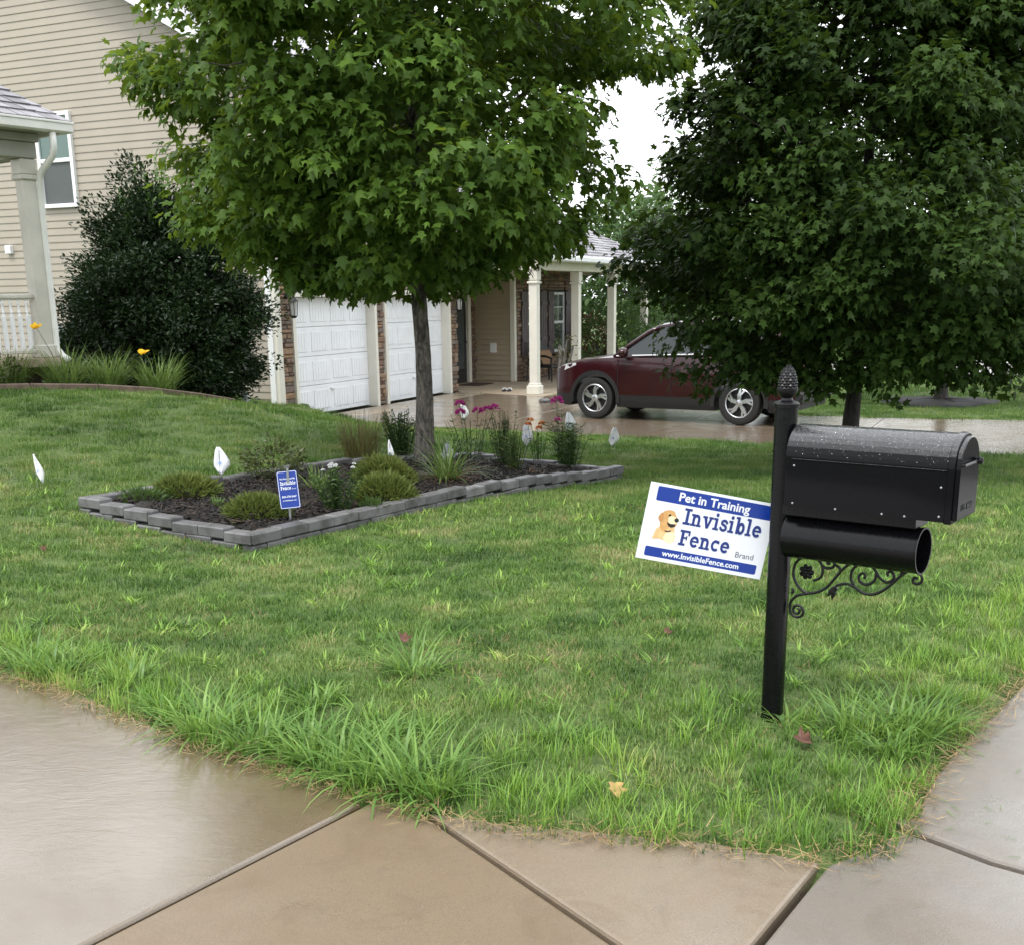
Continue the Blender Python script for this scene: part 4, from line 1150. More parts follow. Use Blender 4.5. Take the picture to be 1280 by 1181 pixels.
# printed dog portrait
def dogm(n, c): M[n] = simple(n, c, .5, .14, 60)
dogm('dog_gold',(.56,.32,.12)); dogm('dog_tan',(.68,.45,.21)); dogm('dog_cream',(.80,.66,.43)); dogm('dog_ear',(.45,.22,.075))
dg = empty('dog_print', (0,0,0)); dg.parent = sgn
def blob(pts, mat, z, name):
    P = curve_pts(pts+[pts[0]], 4)[:-1]; P = [sp(q.x,q.y) for q in P]
    ar = sum(P[i][0]*P[(i+1)%len(P)][1]-P[(i+1)%len(P)][0]*P[i][1] for i in range(len(P)))
    m = MB(); Poly(m, P if ar > 0 else P[::-1], z); m.build(name, M[mat], dg)
blob([(232,460),(215,500),(205,545),(250,548),(290,560),(320,585),(355,590),(385,560),(378,500),(372,450),(330,440),(270,440)], 'dog_tan', .0004, 'chest')
blob([(310,500),(290,540),(315,580),(355,588),(385,558),(380,505),(350,495)], 'dog_cream', .00055, 'bib')
blob([(262,340),(290,315),(330,310),(365,325),(380,360),(398,390),(390,415),(385,445),(350,458),(325,452),(318,480),(290,490),(262,470),(255,420),(258,380)], 'dog_gold', .0007, 'head')
blob([(320,370),(350,360),(382,378),(396,405),(380,425),(345,425),(322,410)], 'dog_cream', .00085, 'muzzle')
blob([(250,345),(270,328),(282,350),(278,385),(266,405),(248,395),(240,370)], 'dog_ear', .0010, 'ear')
blob([(366,390),(386,378),(403,392),(398,412),(376,412)], 'dark', .0010, 'nose')
blob([(314,408),(340,426),(372,430),(378,448),(345,456),(318,434)], 'dark', .00105, 'mouth')
blob([(316,352),(329,343),(342,353),(328,364)], 'dark', .00105, 'eye')
blob([(300,478),(325,484),(345,478),(345,488),(325,494),(300,488)], 'dark', .00115, 'collar')

# small blue sign in the bed
bs = empty('garden_sign', (-1.62,8.30,-.10), math.radians(8), 'small blue rectangular sign on metal stake in the mulch bed', 'sign')
MB().bbox(-.008,.008,.004,.008,-.08,.47,.001).build('stake', M['wire'], bs)
pn_ = empty('panel_mount', (0,0,.315)); pn_.parent = bs; pn_.rotation_euler = (math.radians(84),math.radians(-4),0)
bs2 = pn_
m = MB().prism(rrect(-.073,.073,-.135,.135,.012), -.003, 0); m.build('panel', M['blue'], bs2)
m = MB(); 
P1 = rrect(-.070,.070,-.132,.132,.011); P2 = rrect(-.0665,.0665,-.1285,.1285,.0095)
for i in range(len(P1)):
    j = (i+1)%len(P1); b_ = len(m.v); m.v += [(P1[i][0],P1[i][1],.0004),(P1[j][0],P1[j][1],.0004),(P2[j][0],P2[j][1],.0004),(P2[i][0],P2[i][1],.0004)]; m.f.append((b_,b_+1,b_+2,b_+3))
m.build('border', M['sign_white'], bs2)
add_text('Pet Protected By', .016, 0, .075, M['sign_white'], .0003, bs2)
slab_word('Invisible', -.055, .036, .026, M['sign_white'], bs2, target=.112)
slab_word('Fence', -.055, .002, .025, M['sign_white'], bs2, target=.075)
add_text('Brand', .013, .040, .003, M['sign_white'], 0, bs2)
add_text('800-578-3647', .0185, 0, -.055, M['sign_white'], .0004, bs2)
add_text('invisiblefence.com', .0135, 0, -.080, M['sign_white'], .0002, bs2)

M['print_blue'] = simple('faded blue print', (.32,.42,.66), .5)
# ------------------------------------------------------------------ boundary flags
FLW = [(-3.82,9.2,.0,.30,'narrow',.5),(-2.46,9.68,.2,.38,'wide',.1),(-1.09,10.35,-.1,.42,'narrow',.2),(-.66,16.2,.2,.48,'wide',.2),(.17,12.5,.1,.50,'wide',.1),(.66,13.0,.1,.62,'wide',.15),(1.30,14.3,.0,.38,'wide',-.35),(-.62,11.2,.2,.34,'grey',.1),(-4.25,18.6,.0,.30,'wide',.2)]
FLAB = ['narrow white marker flag seen edge on in the open lawn','white marker flag standing at the bed edging beside the bronzed shrub','thin white marker flag behind the heath mounds','white marker flag on the lawn in front of the porch','white marker flag beside the coneflower','white marker flag behind the tall pink phlox','white marker flag in the lawn past the bed corner','grey marker flag beside the tree trunk','small white marker flag by the holly bush']
for (x,y,a,hh,kd,tl), lb in zip(FLW, FLAB):
    z = h1(x,y)
    f = empty('marker_flag', (x,y,z-.02), a, lb, 'flag', 'white marker flags around the lawn')
    MB().tube([(0,0,-.05),(0,0,hh*.5),(.006,0,hh)], .0022, 5).build('wire', M['wire'], f)
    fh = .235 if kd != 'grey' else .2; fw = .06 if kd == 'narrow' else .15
    m = MB(); nU, nV = 5, 6
    for i in range(nV+1):
        v = i/nV; wv = float(np.interp(v,[0,.12,.62,1],[.18,.42,1,.10]))*fw
        for j in range(nU+1):
            u_ = j/nU-.5+.12*math.sin(v*3)
            m.v.append((u_*wv+tl*.1*v, .012*math.sin(u_*9+v*4)-.004, hh-fh*v))
    for i in range(nV):
        for j in range(nU): 
            b_ = i*(nU+1)+j; m.f.append((b_,b_+1,b_+nU+2,b_+nU+1))
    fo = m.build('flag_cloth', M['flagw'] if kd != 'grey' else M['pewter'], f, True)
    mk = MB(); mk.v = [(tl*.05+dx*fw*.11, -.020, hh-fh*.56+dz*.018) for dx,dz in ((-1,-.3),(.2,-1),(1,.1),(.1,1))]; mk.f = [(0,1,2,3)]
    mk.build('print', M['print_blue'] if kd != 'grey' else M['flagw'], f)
    sm = fo.modifiers.new('thick','SOLIDIFY'); sm.thickness = .0008
#@@PART3
# ------------------------------------------------------------------ foliage tools
def frames(D, Nn):
    D = D/np.maximum(1e-6, np.linalg.norm(D,axis=1,keepdims=True))
    X = np.cross(D, Nn); X /= np.maximum(1e-6, np.linalg.norm(X,axis=1,keepdims=True))
    Z = np.cross(X, D); return X, D, Z
MAPLE = np.array([(0,.36,0),(0,0,-.01),(.17,.0,-.03),(.40,.13,-.09),(.27,.30,-.05),(.56,.60,-.15),(.36,.62,-.09),(.19,.62,-.05),(.10,.82,-.12),(0,1,-.20),(-.10,.82,-.12),(-.19,.62,-.05),(-.36,.62,-.09),(-.56,.60,-.15),(-.27,.30,-.05),(-.40,.13,-.09),(-.17,.0,-.03)])
MAPLE_F = np.array([(0,i,i+1) for i in range(1,16)]+[(0,16,1)])
MAPLE_S = np.array([(0,.36,0),(0,0,0),(.40,.15,-.08),(.25,.32,-.05),(.52,.62,-.14),(.18,.62,-.05),(0,1,-.18),(-.18,.62,-.05),(-.52,.62,-.14),(-.25,.32,-.05),(-.40,.15,-.08)])
MAPLE_SF = np.array([(0,i,i+1) for i in range(1,10)]+[(0,10,1)])
OVAL = np.array([(0,0,0),(.26,.32,.05),(.20,.72,.03),(0,1,-.06),(-.20,.72,.03),(-.26,.32,.05),(0,.5,-.03)])
OVAL_F = np.array([(6,0,1),(6,1,2),(6,2,3),(6,3,4),(6,4,5),(6,5,0)])
LANCE = np.array([(0,0,0),(.11,.4,.02),(0,1,-.12),(-.11,.4,.02),(0,.5,-.03)])
LANCE_F = np.array([(4,0,1),(4,1,2),(4,2,3),(4,3,0)])
def leaves(name, P, D, Nn, size, tmpl, tf, mat, parent=None, rnd=None):
    X, Y, Z = frames(D, Nn); n = len(P); k = len(tmpl)
    s = np.broadcast_to(np.asarray(size, float), (n,))[:,None,None]
    vx = rng.uniform(.62,1.12,n)[:,None,None]; vz = (rng.random(n)**1.6*3.2-.3)[:,None,None]; sk = rng.normal(0,.16,n)[:,None,None]
    V = P[:,None,:]+s*((tmpl[None,:,0:1]*vx+sk*tmpl[None,:,1:2]**2)*X[:,None,:]+tmpl[None,:,1:2]*Y[:,None,:]+(tmpl[None,:,2:3]*vz+.35*sk*tmpl[None,:,0:1])*Z[:,None,:])
    F = (tf[None]+(np.arange(n)*k)[:,None,None]).reshape(-1,3)
    r = rng.random(n) if rnd is None else rnd
    return np_mesh(name, V.reshape(-1,3), [F], mat, parent, attrs={'rnd': np.repeat(r,k)})
def nrm(v): return v/np.maximum(1e-6, np.linalg.norm(v,axis=-1,keepdims=True))
def lump(nf, seed, kmax=5):
    r = np.random.default_rng(seed); A_ = r.normal(0,1,nf); K = r.integers(1,kmax+1,nf); Kz = r.uniform(.5,2.2,nf); P_ = r.uniform(0,6.28,nf)
    def f(th, z): 
        o = 0
        for a,k,kz,p_ in zip(A_,K,Kz,P_): o = o+a*np.sin(k*th+kz*z+p_)
        return o/math.sqrt(nf)
    return f
def crown_points(c, prof, ncl, seed, inner=.45, rough=.13, nsup=0, sr=.45):
    r = np.random.default_rng(seed); zs = np.array([p[0] for p in prof]); rs = np.array([p[1] for p in prof]); L = lump(9, seed)
    def shell(n, inn):
        z = []
        while len(z) < n:
            q = r.uniform(zs[0], zs[-1], n*3); keep = r.random(n*3) < np.interp(q,zs,rs)/rs.max(); z += list(q[keep])
        z = np.array(z[:n]); th = r.uniform(0,2*PI,n); f = inn+(1-inn)*np.sqrt(r.random(n))
        R = np.interp(z,zs,rs)*(1+rough*L(th,z))*f
        return np.stack([c[0]+R*np.cos(th), c[1]+R*np.sin(th), z],1), f
    sid = np.zeros(ncl, int)
    if nsup:
        S, fs = shell(nsup, .78); n1 = int(ncl*.68); sid = r.integers(0,nsup,ncl)
        off = nrm(r.normal(0,1,(n1,3)))*(r.random((n1,1))**.45)*np.array([sr,sr,sr*.5]); q = np.hypot(S[:,0]-c[0],S[:,1]-c[1])
        so = nrm(np.concatenate([S[:,:2]-np.array(c)[None], np.full((nsup,1),.55)],1)); sl_ = np.where(r.random(nsup) < .3, r.uniform(.25,.62,nsup), 0)
        tsh = r.random(n1)**.8; pull = np.where(sl_[sid[:n1]] > 0, .55, 1.0)[:,None]
        rad = np.hypot(off[:,0],off[:,1]); P1 = S[sid[:n1]]+off*pull+so[sid[:n1]]*(sl_[sid[:n1]]*tsh)[:,None]; P1[:,2] -= .35*rad*rad/sr      # sprays arch over and hang at the rim
        P2, f2 = shell(ncl-n1, inner*.6); P2[:,:2] = np.array(c)[None]+(P2[:,:2]-np.array(c))*.86
        P = np.concatenate([P1,P2]); f = np.concatenate([np.full(n1,1.0),f2*.8])
    else: P, f = shell(ncl, inner)
    d = P[:,:2]-np.array(c)[None]; dn = nrm(d)
    O = nrm(np.stack([dn[:,0],dn[:,1],.35*(P[:,2]-zs.mean())/(zs[-1]-zs[0])*2+.15],1))
    crown_points.sid = sid; return P, O, f
def tree(name, loc, trunk_r, fork, prof, ncl, per, lsize, seed, label, tmpl, tf, lmat, bmat, csize=.22, droop=.55, inner=.45, group=None, lean=(0,0), limbs=16, twigs=True, rough=.13, trunk_top=None, cofs=(0,0), keep=None, nsup=0, sr=.45):
    r = np.random.default_rng(seed); x, y, z0 = loc
    root = empty(name, (0,0,0), 0, label, 'tree', group); root.location = (x,y,z0)
    top = trunk_top or prof[-1][0]*.8
    tb = MB(); pts, rad = [], []
    for k in range(13):
        f = k/12; z = -.12+(top-z0)*f; flare = 1+.75*math.exp(-max(0,z)*5.5)
        pts.append((lean[0]*f+.015*math.sin(z*3+seed), lean[1]*f+.012*math.cos(z*2.3), z)); rad.append(trunk_r*flare*(1-.72*f**1.3)*(1+.03*math.sin(z*9)))
    n = 18; base = len(tb.v); rgs = []
    fine = 60
    PX_ = np.array(pts); fz = np.linspace(0,12,fine)
    for q in fz:
        c = [np.interp(q,range(13),PX_[:,j]) for j in range(3)]; rr_ = np.interp(q,range(13),rad)
        rgs.append([(c[0]+rr_*(1+.055*math.sin(3*a+c[2]*2)+r.normal(0,.018))*math.cos(a), c[1]+rr_*(1+.05*math.sin(2*a-c[2])+r.normal(0,.018))*math.sin(a), c[2]) for a in np.linspace(0,2*PI,n,endpoint=False)])
    tb.loft(rgs); tb.build('trunk', bmat, root, True)
    P, O, f = crown_points((x+cofs[0],y+cofs[1]), prof, ncl, seed, inner, rough, nsup, sr)
    sid = crown_points.sid; srnd = r.random(max(1,nsup))
    if keep is not None:
        kk = keep(P[:,0]-x, P[:,1]-y, P[:,2]); P, O, f, sid = P[kk], O[kk], f[kk], sid[kk]; ncl = len(P)
    # limbs and twigs
    lb = MB(); idx = r.permutation(ncl)[:limbs]
    ends = []
    for i in idx:
        e = P[i]-np.array([x,y,z0]); zs_ = max(fork-z0, min(e[2]-.5*np.hypot(e[0],e[1]), (top-z0)*.95)); zs_ = max(zs_, fork-z0-.1)
        ff = zs_/(top-z0); s_ = np.array([lean[0]*ff,lean[1]*ff,zs_]); m1 = s_*.6+e*.4+np.array([0,0,-.02*np.hypot(e[0],e[1])]); m2 = s_*.25+e*.75
        r0_ = max(.012, np.interp(min(12,12*ff),range(13),rad)*.42)
        lb.tube([s_,(s_+m1)/2+r.normal(0,.03,3),m1+r.normal(0,.04,3),m2+r.normal(0,.04,3),e], [r0_,r0_*.8,r0_*.6,r0_*.38,.006], 7); ends += [m1,m2,e]
    ends = np.array(ends)
    if twigs:
        for i in range(0,ncl,7 if nsup else 2):
            e = P[i]-np.array([x,y,z0]); d = np.linalg.norm(ends-e,axis=1); j = ends[int(np.argmin(np.where(d<.12,9,d)))]
            if np.linalg.norm(j-e) > .7: continue
            o_ = O[i]*.18
            lb.tube([j*.5+e*.5, e*.8+j*.2+r.normal(0,.02,3), e+o_], [.009,.006,.0025], 4, False)
    lb.build('branches', bmat, root, True)
    # leaves
    n = ncl*per
    ci = np.repeat(np.arange(ncl), per)
    offs = r.normal(0,1,(n,3)); offs = nrm(offs)*(r.random((n,1))**.5)*csize*np.array([1,1,.75])
    PP = P[ci]+offs
    out = nrm(O[ci]*.8+nrm(offs)*.9)
    D = nrm(out*.75+r.normal(0,.35,(n,3))+np.array([0,0,-droop]))
    Nn = nrm(np.array([0,0,1.0])+out*.55+r.normal(0,.38,(n,3)))
    sz = lsize*r.uniform(.62,1.18,n)
    rv = np.clip((.30*srnd[sid][ci]+.22*r.random(ncl)[ci]+.52*r.random(n) if nsup else .45*r.random(ncl)[ci]+.55*r.random(n)),0,1)
    PP = PP-np.array([x,y,z0])
    leaves('crown', PP, D, Nn, sz, tmpl, tf, lmat, root, rv)
    return root

# maple in the flower bed
tree('maple_tree', (-.84,11.45,h1(-.87,11.35)+.02), .086, 1.75, [(1.66,.4),(1.8,1.0),(2.2,1.65),(2.8,2.0),(3.6,2.2),(4.4,2.1),(5.3,1.6),(6.0,1.0),(6.4,.3)], 1900, 32, .108, 11,
     'young maple tree with bright lobed leaves growing from the mulch bed', MAPLE, MAPLE_F, M['leaf_maple'], M['bark'], .25, .6, .40, limbs=24, lean=(-.05,0), rough=.12, cofs=(-.12,0), nsup=190, sr=.46, keep=lambda dx,dy,z: (z > 1.66+.40*np.clip(dx-.3,0,9)+.18*np.clip(-dx-.5,0,9)) & (dx > -2.0-.42*(z-2.0)) & ~((dx > 1.65) & (z > 2.72) & (z < 3.5)))
# dark maple beyond the mailbox
tree('maple_tree', (3.72,12.55,h1(3.72,12.55)), .085, 1.3, [(.78,1.3),(1.1,2.0),(1.6,2.25),(2.4,2.0),(3.1,1.65),(4.2,1.55),(5.0,1.2),(5.8,.7),(6.1,.2)], 2700, 35, .100, 23,
     'dense dark maple tree with low hanging crown behind the mailbox', MAPLE_S, MAPLE_SF, M['leaf_maple2'], M['bark_dark'], .24, .45, .40, limbs=14, rough=.10, nsup=190, sr=.46)
# maple across the driveway
tree('maple_tree', (8.38,22.5,h1(8.38,22.5)), .10, 1.2, [(.95,1.7),(1.6,2.6),(2.8,2.9),(4.2,2.4),(6,1.2),(6.8,.2)], 420, 24, .16, 31,
     'small maple tree in a mulch ring across the driveway', MAPLE_S, MAPLE_SF, M['leaf_maple2'], M['bark_dark'], .34, .45, .4, limbs=12, twigs=False)
mr = MB(); zt0 = h1(8.38,22.5); rm = random.Random(3)
for k, (rr_, zz) in enumerate(((.02,.10),(.3,.10),(.55,.085),(.8,.07),(1.0,.045),(1.15,-.04))):
    for j in range(36):
        a = j*PI/18; q = rr_*(1+.10*math.sin(3*a+1)+.07*math.sin(7*a)+rm.uniform(-.05,.05)); mr.v.append((8.38+q*math.cos(a), 22.5+q*math.sin(a), zt0+zz+rm.uniform(-.022,.022)))
for k in range(5):
    for j in range(36): mr.f.append((k*36+j, k*36+(j+1)%36, (k+1)*36+(j+1)%36, (k+1)*36+j))
mr.f.append(tuple(range(35,-1,-1)))
tag(mr.build('mulch_ring', M['mulch'], None, True), 'dark mulch ring round the tree across the driveway', 'mulch', kind='structure')

BT = [(4.2,40,3.6,5.4,'rounded pale green tree behind the house end',41),(8.5,46,5,8,'broad leafy tree far behind the dark maple',42),(-1.5,44,4,7.5,'leafy tree standing behind the porch roof',43),(17,52,5.5,8.5,'tall leafy tree beyond the far street corner',44),(25,50,5,7.5,'leafy tree at the far edge of the open lawn',45)]
for x,y,rr_,ht,lb,sd_ in BT:
    z = h1(x,y)
    tree('background_tree', (x,y,z), .16, 1.6, [(z+1.0,rr_*.5),(z+2.2,rr_*.9),(z+ht*.55,rr_),(z+ht*.8,rr_*.7),(z+ht,rr_*.15)], 260, 26, .30, sd_, lb, OVAL, OVAL_F, M['leaf_far'], M['bark_dark'], .65, .3, .4, 'trees in the background', limbs=10, twigs=False, rough=.16)

def shrub(name, loc, prof, n, lsize, seed, label, lmat, tmpl=OVAL, tf=OVAL_F, cat='shrub', cl=.10, per=14, inner=.6, droop=-.15, group=None, stems=7, rough=.10, nsup=0, sr=.3):
    r = np.random.default_rng(seed); x, y, z0 = loc
    root = empty(name, loc, 0, label, cat, group); ncl = max(4,n//per)
    P, O, f = crown_points((0,0), prof, ncl, seed, inner, rough, nsup, sr)
    st_ = MB()
    for k in range(stems):
        e = P[k%ncl]*.9; st_.tube([(e[0]*.06,e[1]*.06,-.05),(e[0]*.4,e[1]*.4,e[2]*.5),tuple(e)], [max(.004,.02*prof[-1][0]),max(.003,.012*prof[-1][0]),.002], 5)
    st_.build('stems', M['bark_dark'], root, True)
    m = ncl*per; ci = np.repeat(np.arange(ncl),per); offs = nrm(r.normal(0,1,(m,3)))*(r.random((m,1))**.5)*cl
    out = nrm(O[ci]+.7*nrm(offs)); D = nrm(out+r.normal(0,.4,(m,3))-np.array([0,0,droop])); Nn = nrm(np.array([0,0,.7])+out+r.normal(0,.4,(m,3)))
    leaves('foliage', P[ci]+offs, D, Nn, lsize*r.uniform(.6,1.2,m), tmpl, tf, lmat, root, np.clip(.4*r.random(ncl)[ci]+.6*r.random(m),0,1))
    return root
# holly beside the house, with pale sprigs on top
hz = h1(-5.05,17.4)
hb = shrub('holly_bush', (-5.05,17.4,hz), [(.05,1.12),(.35,1.28),(.9,1.35),(1.5,1.26),(2.0,1.02),(2.45,.68),(2.75,.36),(2.95,.1)], 80000, .066, 51, 'large dark glossy holly bush against the siding wall', M['leaf_holly'], cl=.20, per=30, inner=.50, stems=14, rough=.12, cat='bush', nsup=260, sr=.26)
rq = np.random.default_rng(12); Pi_, Oi_, fi_ = crown_points((0,0), [(.0,.95),(.4,1.15),(.9,1.22),(1.5,1.05),(2.0,.8),(2.5,.45),(2.8,.15)], 7000, 52, .05, .05)
leaves('inner_foliage', Pi_, nrm(rq.normal(0,1,Pi_.shape)), nrm(rq.normal(0,1,Pi_.shape)), .16, OVAL, OVAL_F, M['leaf_holly'], hb)
sp_, so_, sd2 = [], [], []
r = np.random.default_rng(9)
sprig_st = MB()
for k in range(34):
    a = r.uniform(0,6.28); q = r.uniform(0,.75); bz = 2.9-q*.8; b0 = np.array([q*math.cos(a),q*math.sin(a),bz]); L_ = r.uniform(.3,.62); tp = b0+np.array([.12*math.cos(a),.12*math.sin(a),L_])
    sprig_st.tube([b0,(b0+tp)/2,tp],[.006,.005,.002],4)
    for j in range(22):
        f = j/22; p_ = b0+(tp-b0)*f; d = r.normal(0,1,3); d[2] = abs(d[2])*.6+.3; sp_.append(p_); so_.append(d)
sp_, so_ = np.array(sp_), np.array(so_)
sprig_st.build('sprig_stems', M['leaf_sprig'], hb)['kind'] = 'stuff'
sgp = leaves('sprigs', sp_, nrm(so_), nrm(r.normal(0,1,so_.shape)+np.array([0,0,.5])), .065*r.uniform(.6,1.1,len(sp_)), OVAL, OVAL_F, M['leaf_sprig'], hb); sgp['kind'] = 'stuff'

SHR = [((2.9,31.6),1.15,1.9,'green rounded shrub at the end of the porch','leaf_far',61),((4.3,32.6),1.4,2.6,'taller green shrub behind the parked car','leaf_far',62),((2.35,33.2),.75,1.6,'russet topped shrub behind the porch column','leaf_red',63),((13.2,32.5+6),.9,1.0,'low shrub beside the far street','leaf_far',64)]
for (x,y),rr_,ht,lb,mt,sd_ in SHR:
    shrub('garden_shrub', (x,y,h1(x,y)), [(0,rr_*.8),(ht*.3,rr_),(ht*.7,rr_*.85),(ht,rr_*.25)], 2600, .11, sd_, lb, M[mt], cl=.2, inner=.55)

# ------------------------------------------------------------------ blades
def blades(n, r, rad, L, wd, lean, droop, seg=4, zj=0.0, twist=0, spread=1.0):
    """returns V,F for n blades; base points in a disc of radius rad"""
    a = r.uniform(0,2*PI,n); q = np.sqrt(r.random(n))*rad; b = np.stack([q*np.cos(a),q*np.sin(a),-zj*r.random(n)],1)
    az = np.where(r.random(n) < spread, a+r.normal(0,.7,n), r.uniform(0,2*PI,n)); ln = L[0]+(L[1]-L[0])*r.random(n); lw_ = wd*r.uniform(.7,1.25,n)
    t0 = lean[0]+(lean[1]-lean[0])*r.random(n); dp = droop[0]+(droop[1]-droop[0])*r.random(n)
    hor = np.stack([np.cos(az),np.sin(az),np.zeros(n)],1); sd_ = np.stack([-np.sin(az),np.cos(az),np.zeros(n)],1)
    V = np.zeros((n,seg*2+1,3)); p = b.copy(); ang = t0.copy()
    for k in range(seg+1):
        f = k/seg; wk = lw_*(1-f**2.2)*(.75+.5*min(1,f*3)*(1-f))
        if k < seg: V[:,2*k] = p-sd_*wk[:,None]/2; V[:,2*k+1] = p+sd_*wk[:,None]/2
        else: V[:,2*seg] = p
        p = p+(hor*np.sin(ang)[:,None]+np.array([0,0,1])*np.cos(ang)[:,None])*(ln/seg)[:,None]; ang = ang+dp/seg
    m = seg*2+1; o = (np.arange(n)*m)[:,None]
    Q = np.concatenate([o+np.array([2*k,2*k+1,2*k+3,2*k+2])[None] for k in range(seg-1)]) if seg > 1 else None
    T = o+np.array([2*seg-2,2*seg-1,2*seg])[None]
    return V.reshape(-1,3), ([Q,T] if Q is not None else [T]), np.repeat(r.random(n), m)
def clump(name, loc, label, cat, n, rad, L, wd, lean, droop, mat, seed, parent=None, group=None, seg=4, part='blades'):
    r = np.random.default_rng(seed)
    root = parent or empty(name, loc, 0, label, cat, group)
    V, F, rv = blades(n, r, rad, L, wd, lean, droop, seg)
    np_mesh(part, V, F, mat, root, attrs={'rnd':rv}); return root

# lawn tufts, instanced over the lawn
tuftc = bpy.data.collections.new('lawn tufts')
def tuft(n, rad, L, wd, mat, seed, lean=(.05,.75), droop=(.2,1.2), seg=2):
    r = np.random.default_rng(seed); V, F, rv = blades(n, r, rad, L, wd, lean, droop, seg, 0, 0, .3)
    o = np_mesh('tuft_%02d' % len(tuftc.objects), V, F, mat, attrs={'rnd':rv}); col.objects.unlink(o); tuftc.objects.link(o)
for k in range(5): tuft(50, .075, (.022,.050), .0034, M['grass'], 100+k)                       # 0-4 near
for k in range(3): tuft(55, .15, (.028,.055), .0075, M['grass'], 110+k, seg=1)                  # 5-7 far
for k in range(4): tuft(30, .06, (.06,.135), .0038, M['grass_long'], 120+k, (.03,.5), (.3,1.2), 3)    # 8-11 long
for k in range(2): tuft(60, .30, (.05,.09), .016, M['grass'], 130+k, seg=1)                    # 12-13 very far
for k in range(2): tuft(16, .05, (.05,.10), .008, M['grass_long'], 140+k, (.4,1.3), (.3,1.2), 3)     # 14-15 broad weeds
for k in range(2): tuft(26, .09, (.03,.09), .0032, M['straw'], 150+k, (1.0,1.5), (-.2,.3), 2)         # 16-17 thatch
def edge_dist(x, y):
    d = np.full(x.shape, 9.0)
    for (x1,y1),(x2,y2) in zip(EDGE[:-1],EDGE[1:]):
        L2 = (x2-x1)**2+(y2-y1)**2; t = np.clip(((x-x1)*(x2-x1)+(y-y1)*(y2-y1))/L2,0,1); d = np.minimum(d, np.hypot(x-x1-t*(x2-x1), y-y1-t*(y2-y1)))
    return d
pts, idx, scl, rot = [], [], [], []
r = np.random.default_rng(77)
def scatter(y0, y1, dens, ids, s0, s1, minedge=0.0):
    xm = .50*y1+1.6; n = int(2*xm*(y1-y0)*dens); x = r.uniform(-xm,xm,n); y = r.uniform(y0,y1,n)
    k = (np.abs(x) < .50*y+1.6) & is_lawn(x,y,-.03) & (np.hypot(x-.97,y-4.05) > .06)
    x, y = x[k], y[k]; e = edge_dist(x,y)
    lg = np.clip(1.25-e/.55,0,1)*.8*(y < 7); lg = np.where(x > .95, lg*.75, lg); lg = np.where((x>-.1)&(x<1.0)&(y<4.3), np.maximum(lg,.5*np.clip(1.6-e,0,1)), lg)
    lng = r.random(len(x)) < lg*.55
    i = r.choice(ids, len(x)); i = np.where(lng, r.integers(8,12,len(x)), i)
    wd_ = r.random(len(x)); th_ = np.sin(x*2.3+1.3*np.sin(y*1.7))+np.sin(y*2.9+x)+r.normal(0,.6,len(x))
    if y1 < 10: i = np.where(~lng & (wd_ < .05), r.integers(14,16,len(x)), i); i = np.where(~lng & (wd_ > .80) & (th_ > .9), r.integers(16,18,len(x)), i)
    s = r.uniform(s0,s1,len(x)); s = np.where(lng, r.uniform(.55,1.1,len(x)), s)
    pts.append(np.stack([x,y,H(x,y)-.004],1)); idx.append(i); scl.append(s); rot.append(r.uniform(0,6.28,len(x)))
scatter(2.6,6.2,330,[0,1,2,3,4],.75,1.15)
scatter(6.2,9.5,210,[0,1,2,3,4],.85,1.25)
scatter(9.5,14,95,[5,6,7],.75,1.1)
scatter(14,24,42,[5,6,7],.95,1.4)
scatter(24,31,9,[12,13],.9,1.4)
scatter(37,58,3.5,[12,13],1.3,2.0)
pts = np.concatenate(pts); idx = np.concatenate(idx); scl = np.concatenate(scl); rot = np.concatenate(rot)
lm = bpy.data.meshes.new('lawn_grass'); lm.vertices.add(len(pts)); lm.vertices.foreach_set('co', pts.astype(np.float32).ravel())
for nm, tp, ar in (('tid','INT',idx),('tsc','FLOAT',scl),('tro','FLOAT',rot)):
    a = lm.attributes.new(nm, tp, 'POINT'); a.data.foreach_set('value', ar.astype(np.int32 if tp == 'INT' else np.float32))
lawn = link('lawn_grass', lm); tag(lawn, 'mown green grass covering the lawn', 'grass', kind='stuff')
ng = bpy.data.node_groups.new('lawn tufts', 'GeometryNodeTree')
ng.interface.new_socket('Geometry', in_out='INPUT', socket_type='NodeSocketGeometry'); ng.interface.new_socket('Geometry', in_out='OUTPUT', socket_type='NodeSocketGeometry')
gi = ng.nodes.new('NodeGroupInput'); go = ng.nodes.new('NodeGroupOutput'); ip = ng.nodes.new('GeometryNodeInstanceOnPoints'); ci_ = ng.nodes.new('GeometryNodeCollectionInfo')
ci_.inputs[0].default_value = tuftc; ci_.inputs[1].default_value = True; ci_.inputs[2].default_value = True
def named(n, tp):
    q = ng.nodes.new('GeometryNodeInputNamedAttribute'); q.data_type = tp; q.inputs[0].default_value = n; return q.outputs[0]
cx_ = ng.nodes.new('ShaderNodeCombineXYZ'); ng.links.new(named('tro','FLOAT'), cx_.inputs[2])
ng.links.new(gi.outputs[0], ip.inputs['Points']); ng.links.new(ci_.outputs[0], ip.inputs['Instance']); ip.inputs['Pick Instance'].default_value = True
ng.links.new(named('tid','INT'), ip.inputs['Instance Index']); ng.links.new(cx_.outputs[0], ip.inputs['Rotation']); ng.links.new(named('tsc','FLOAT'), ip.inputs['Scale'])
ng.links.new(ip.outputs[0], go.inputs[0])
md = lawn.modifiers.new('tufts','NODES'); md.node_group = ng

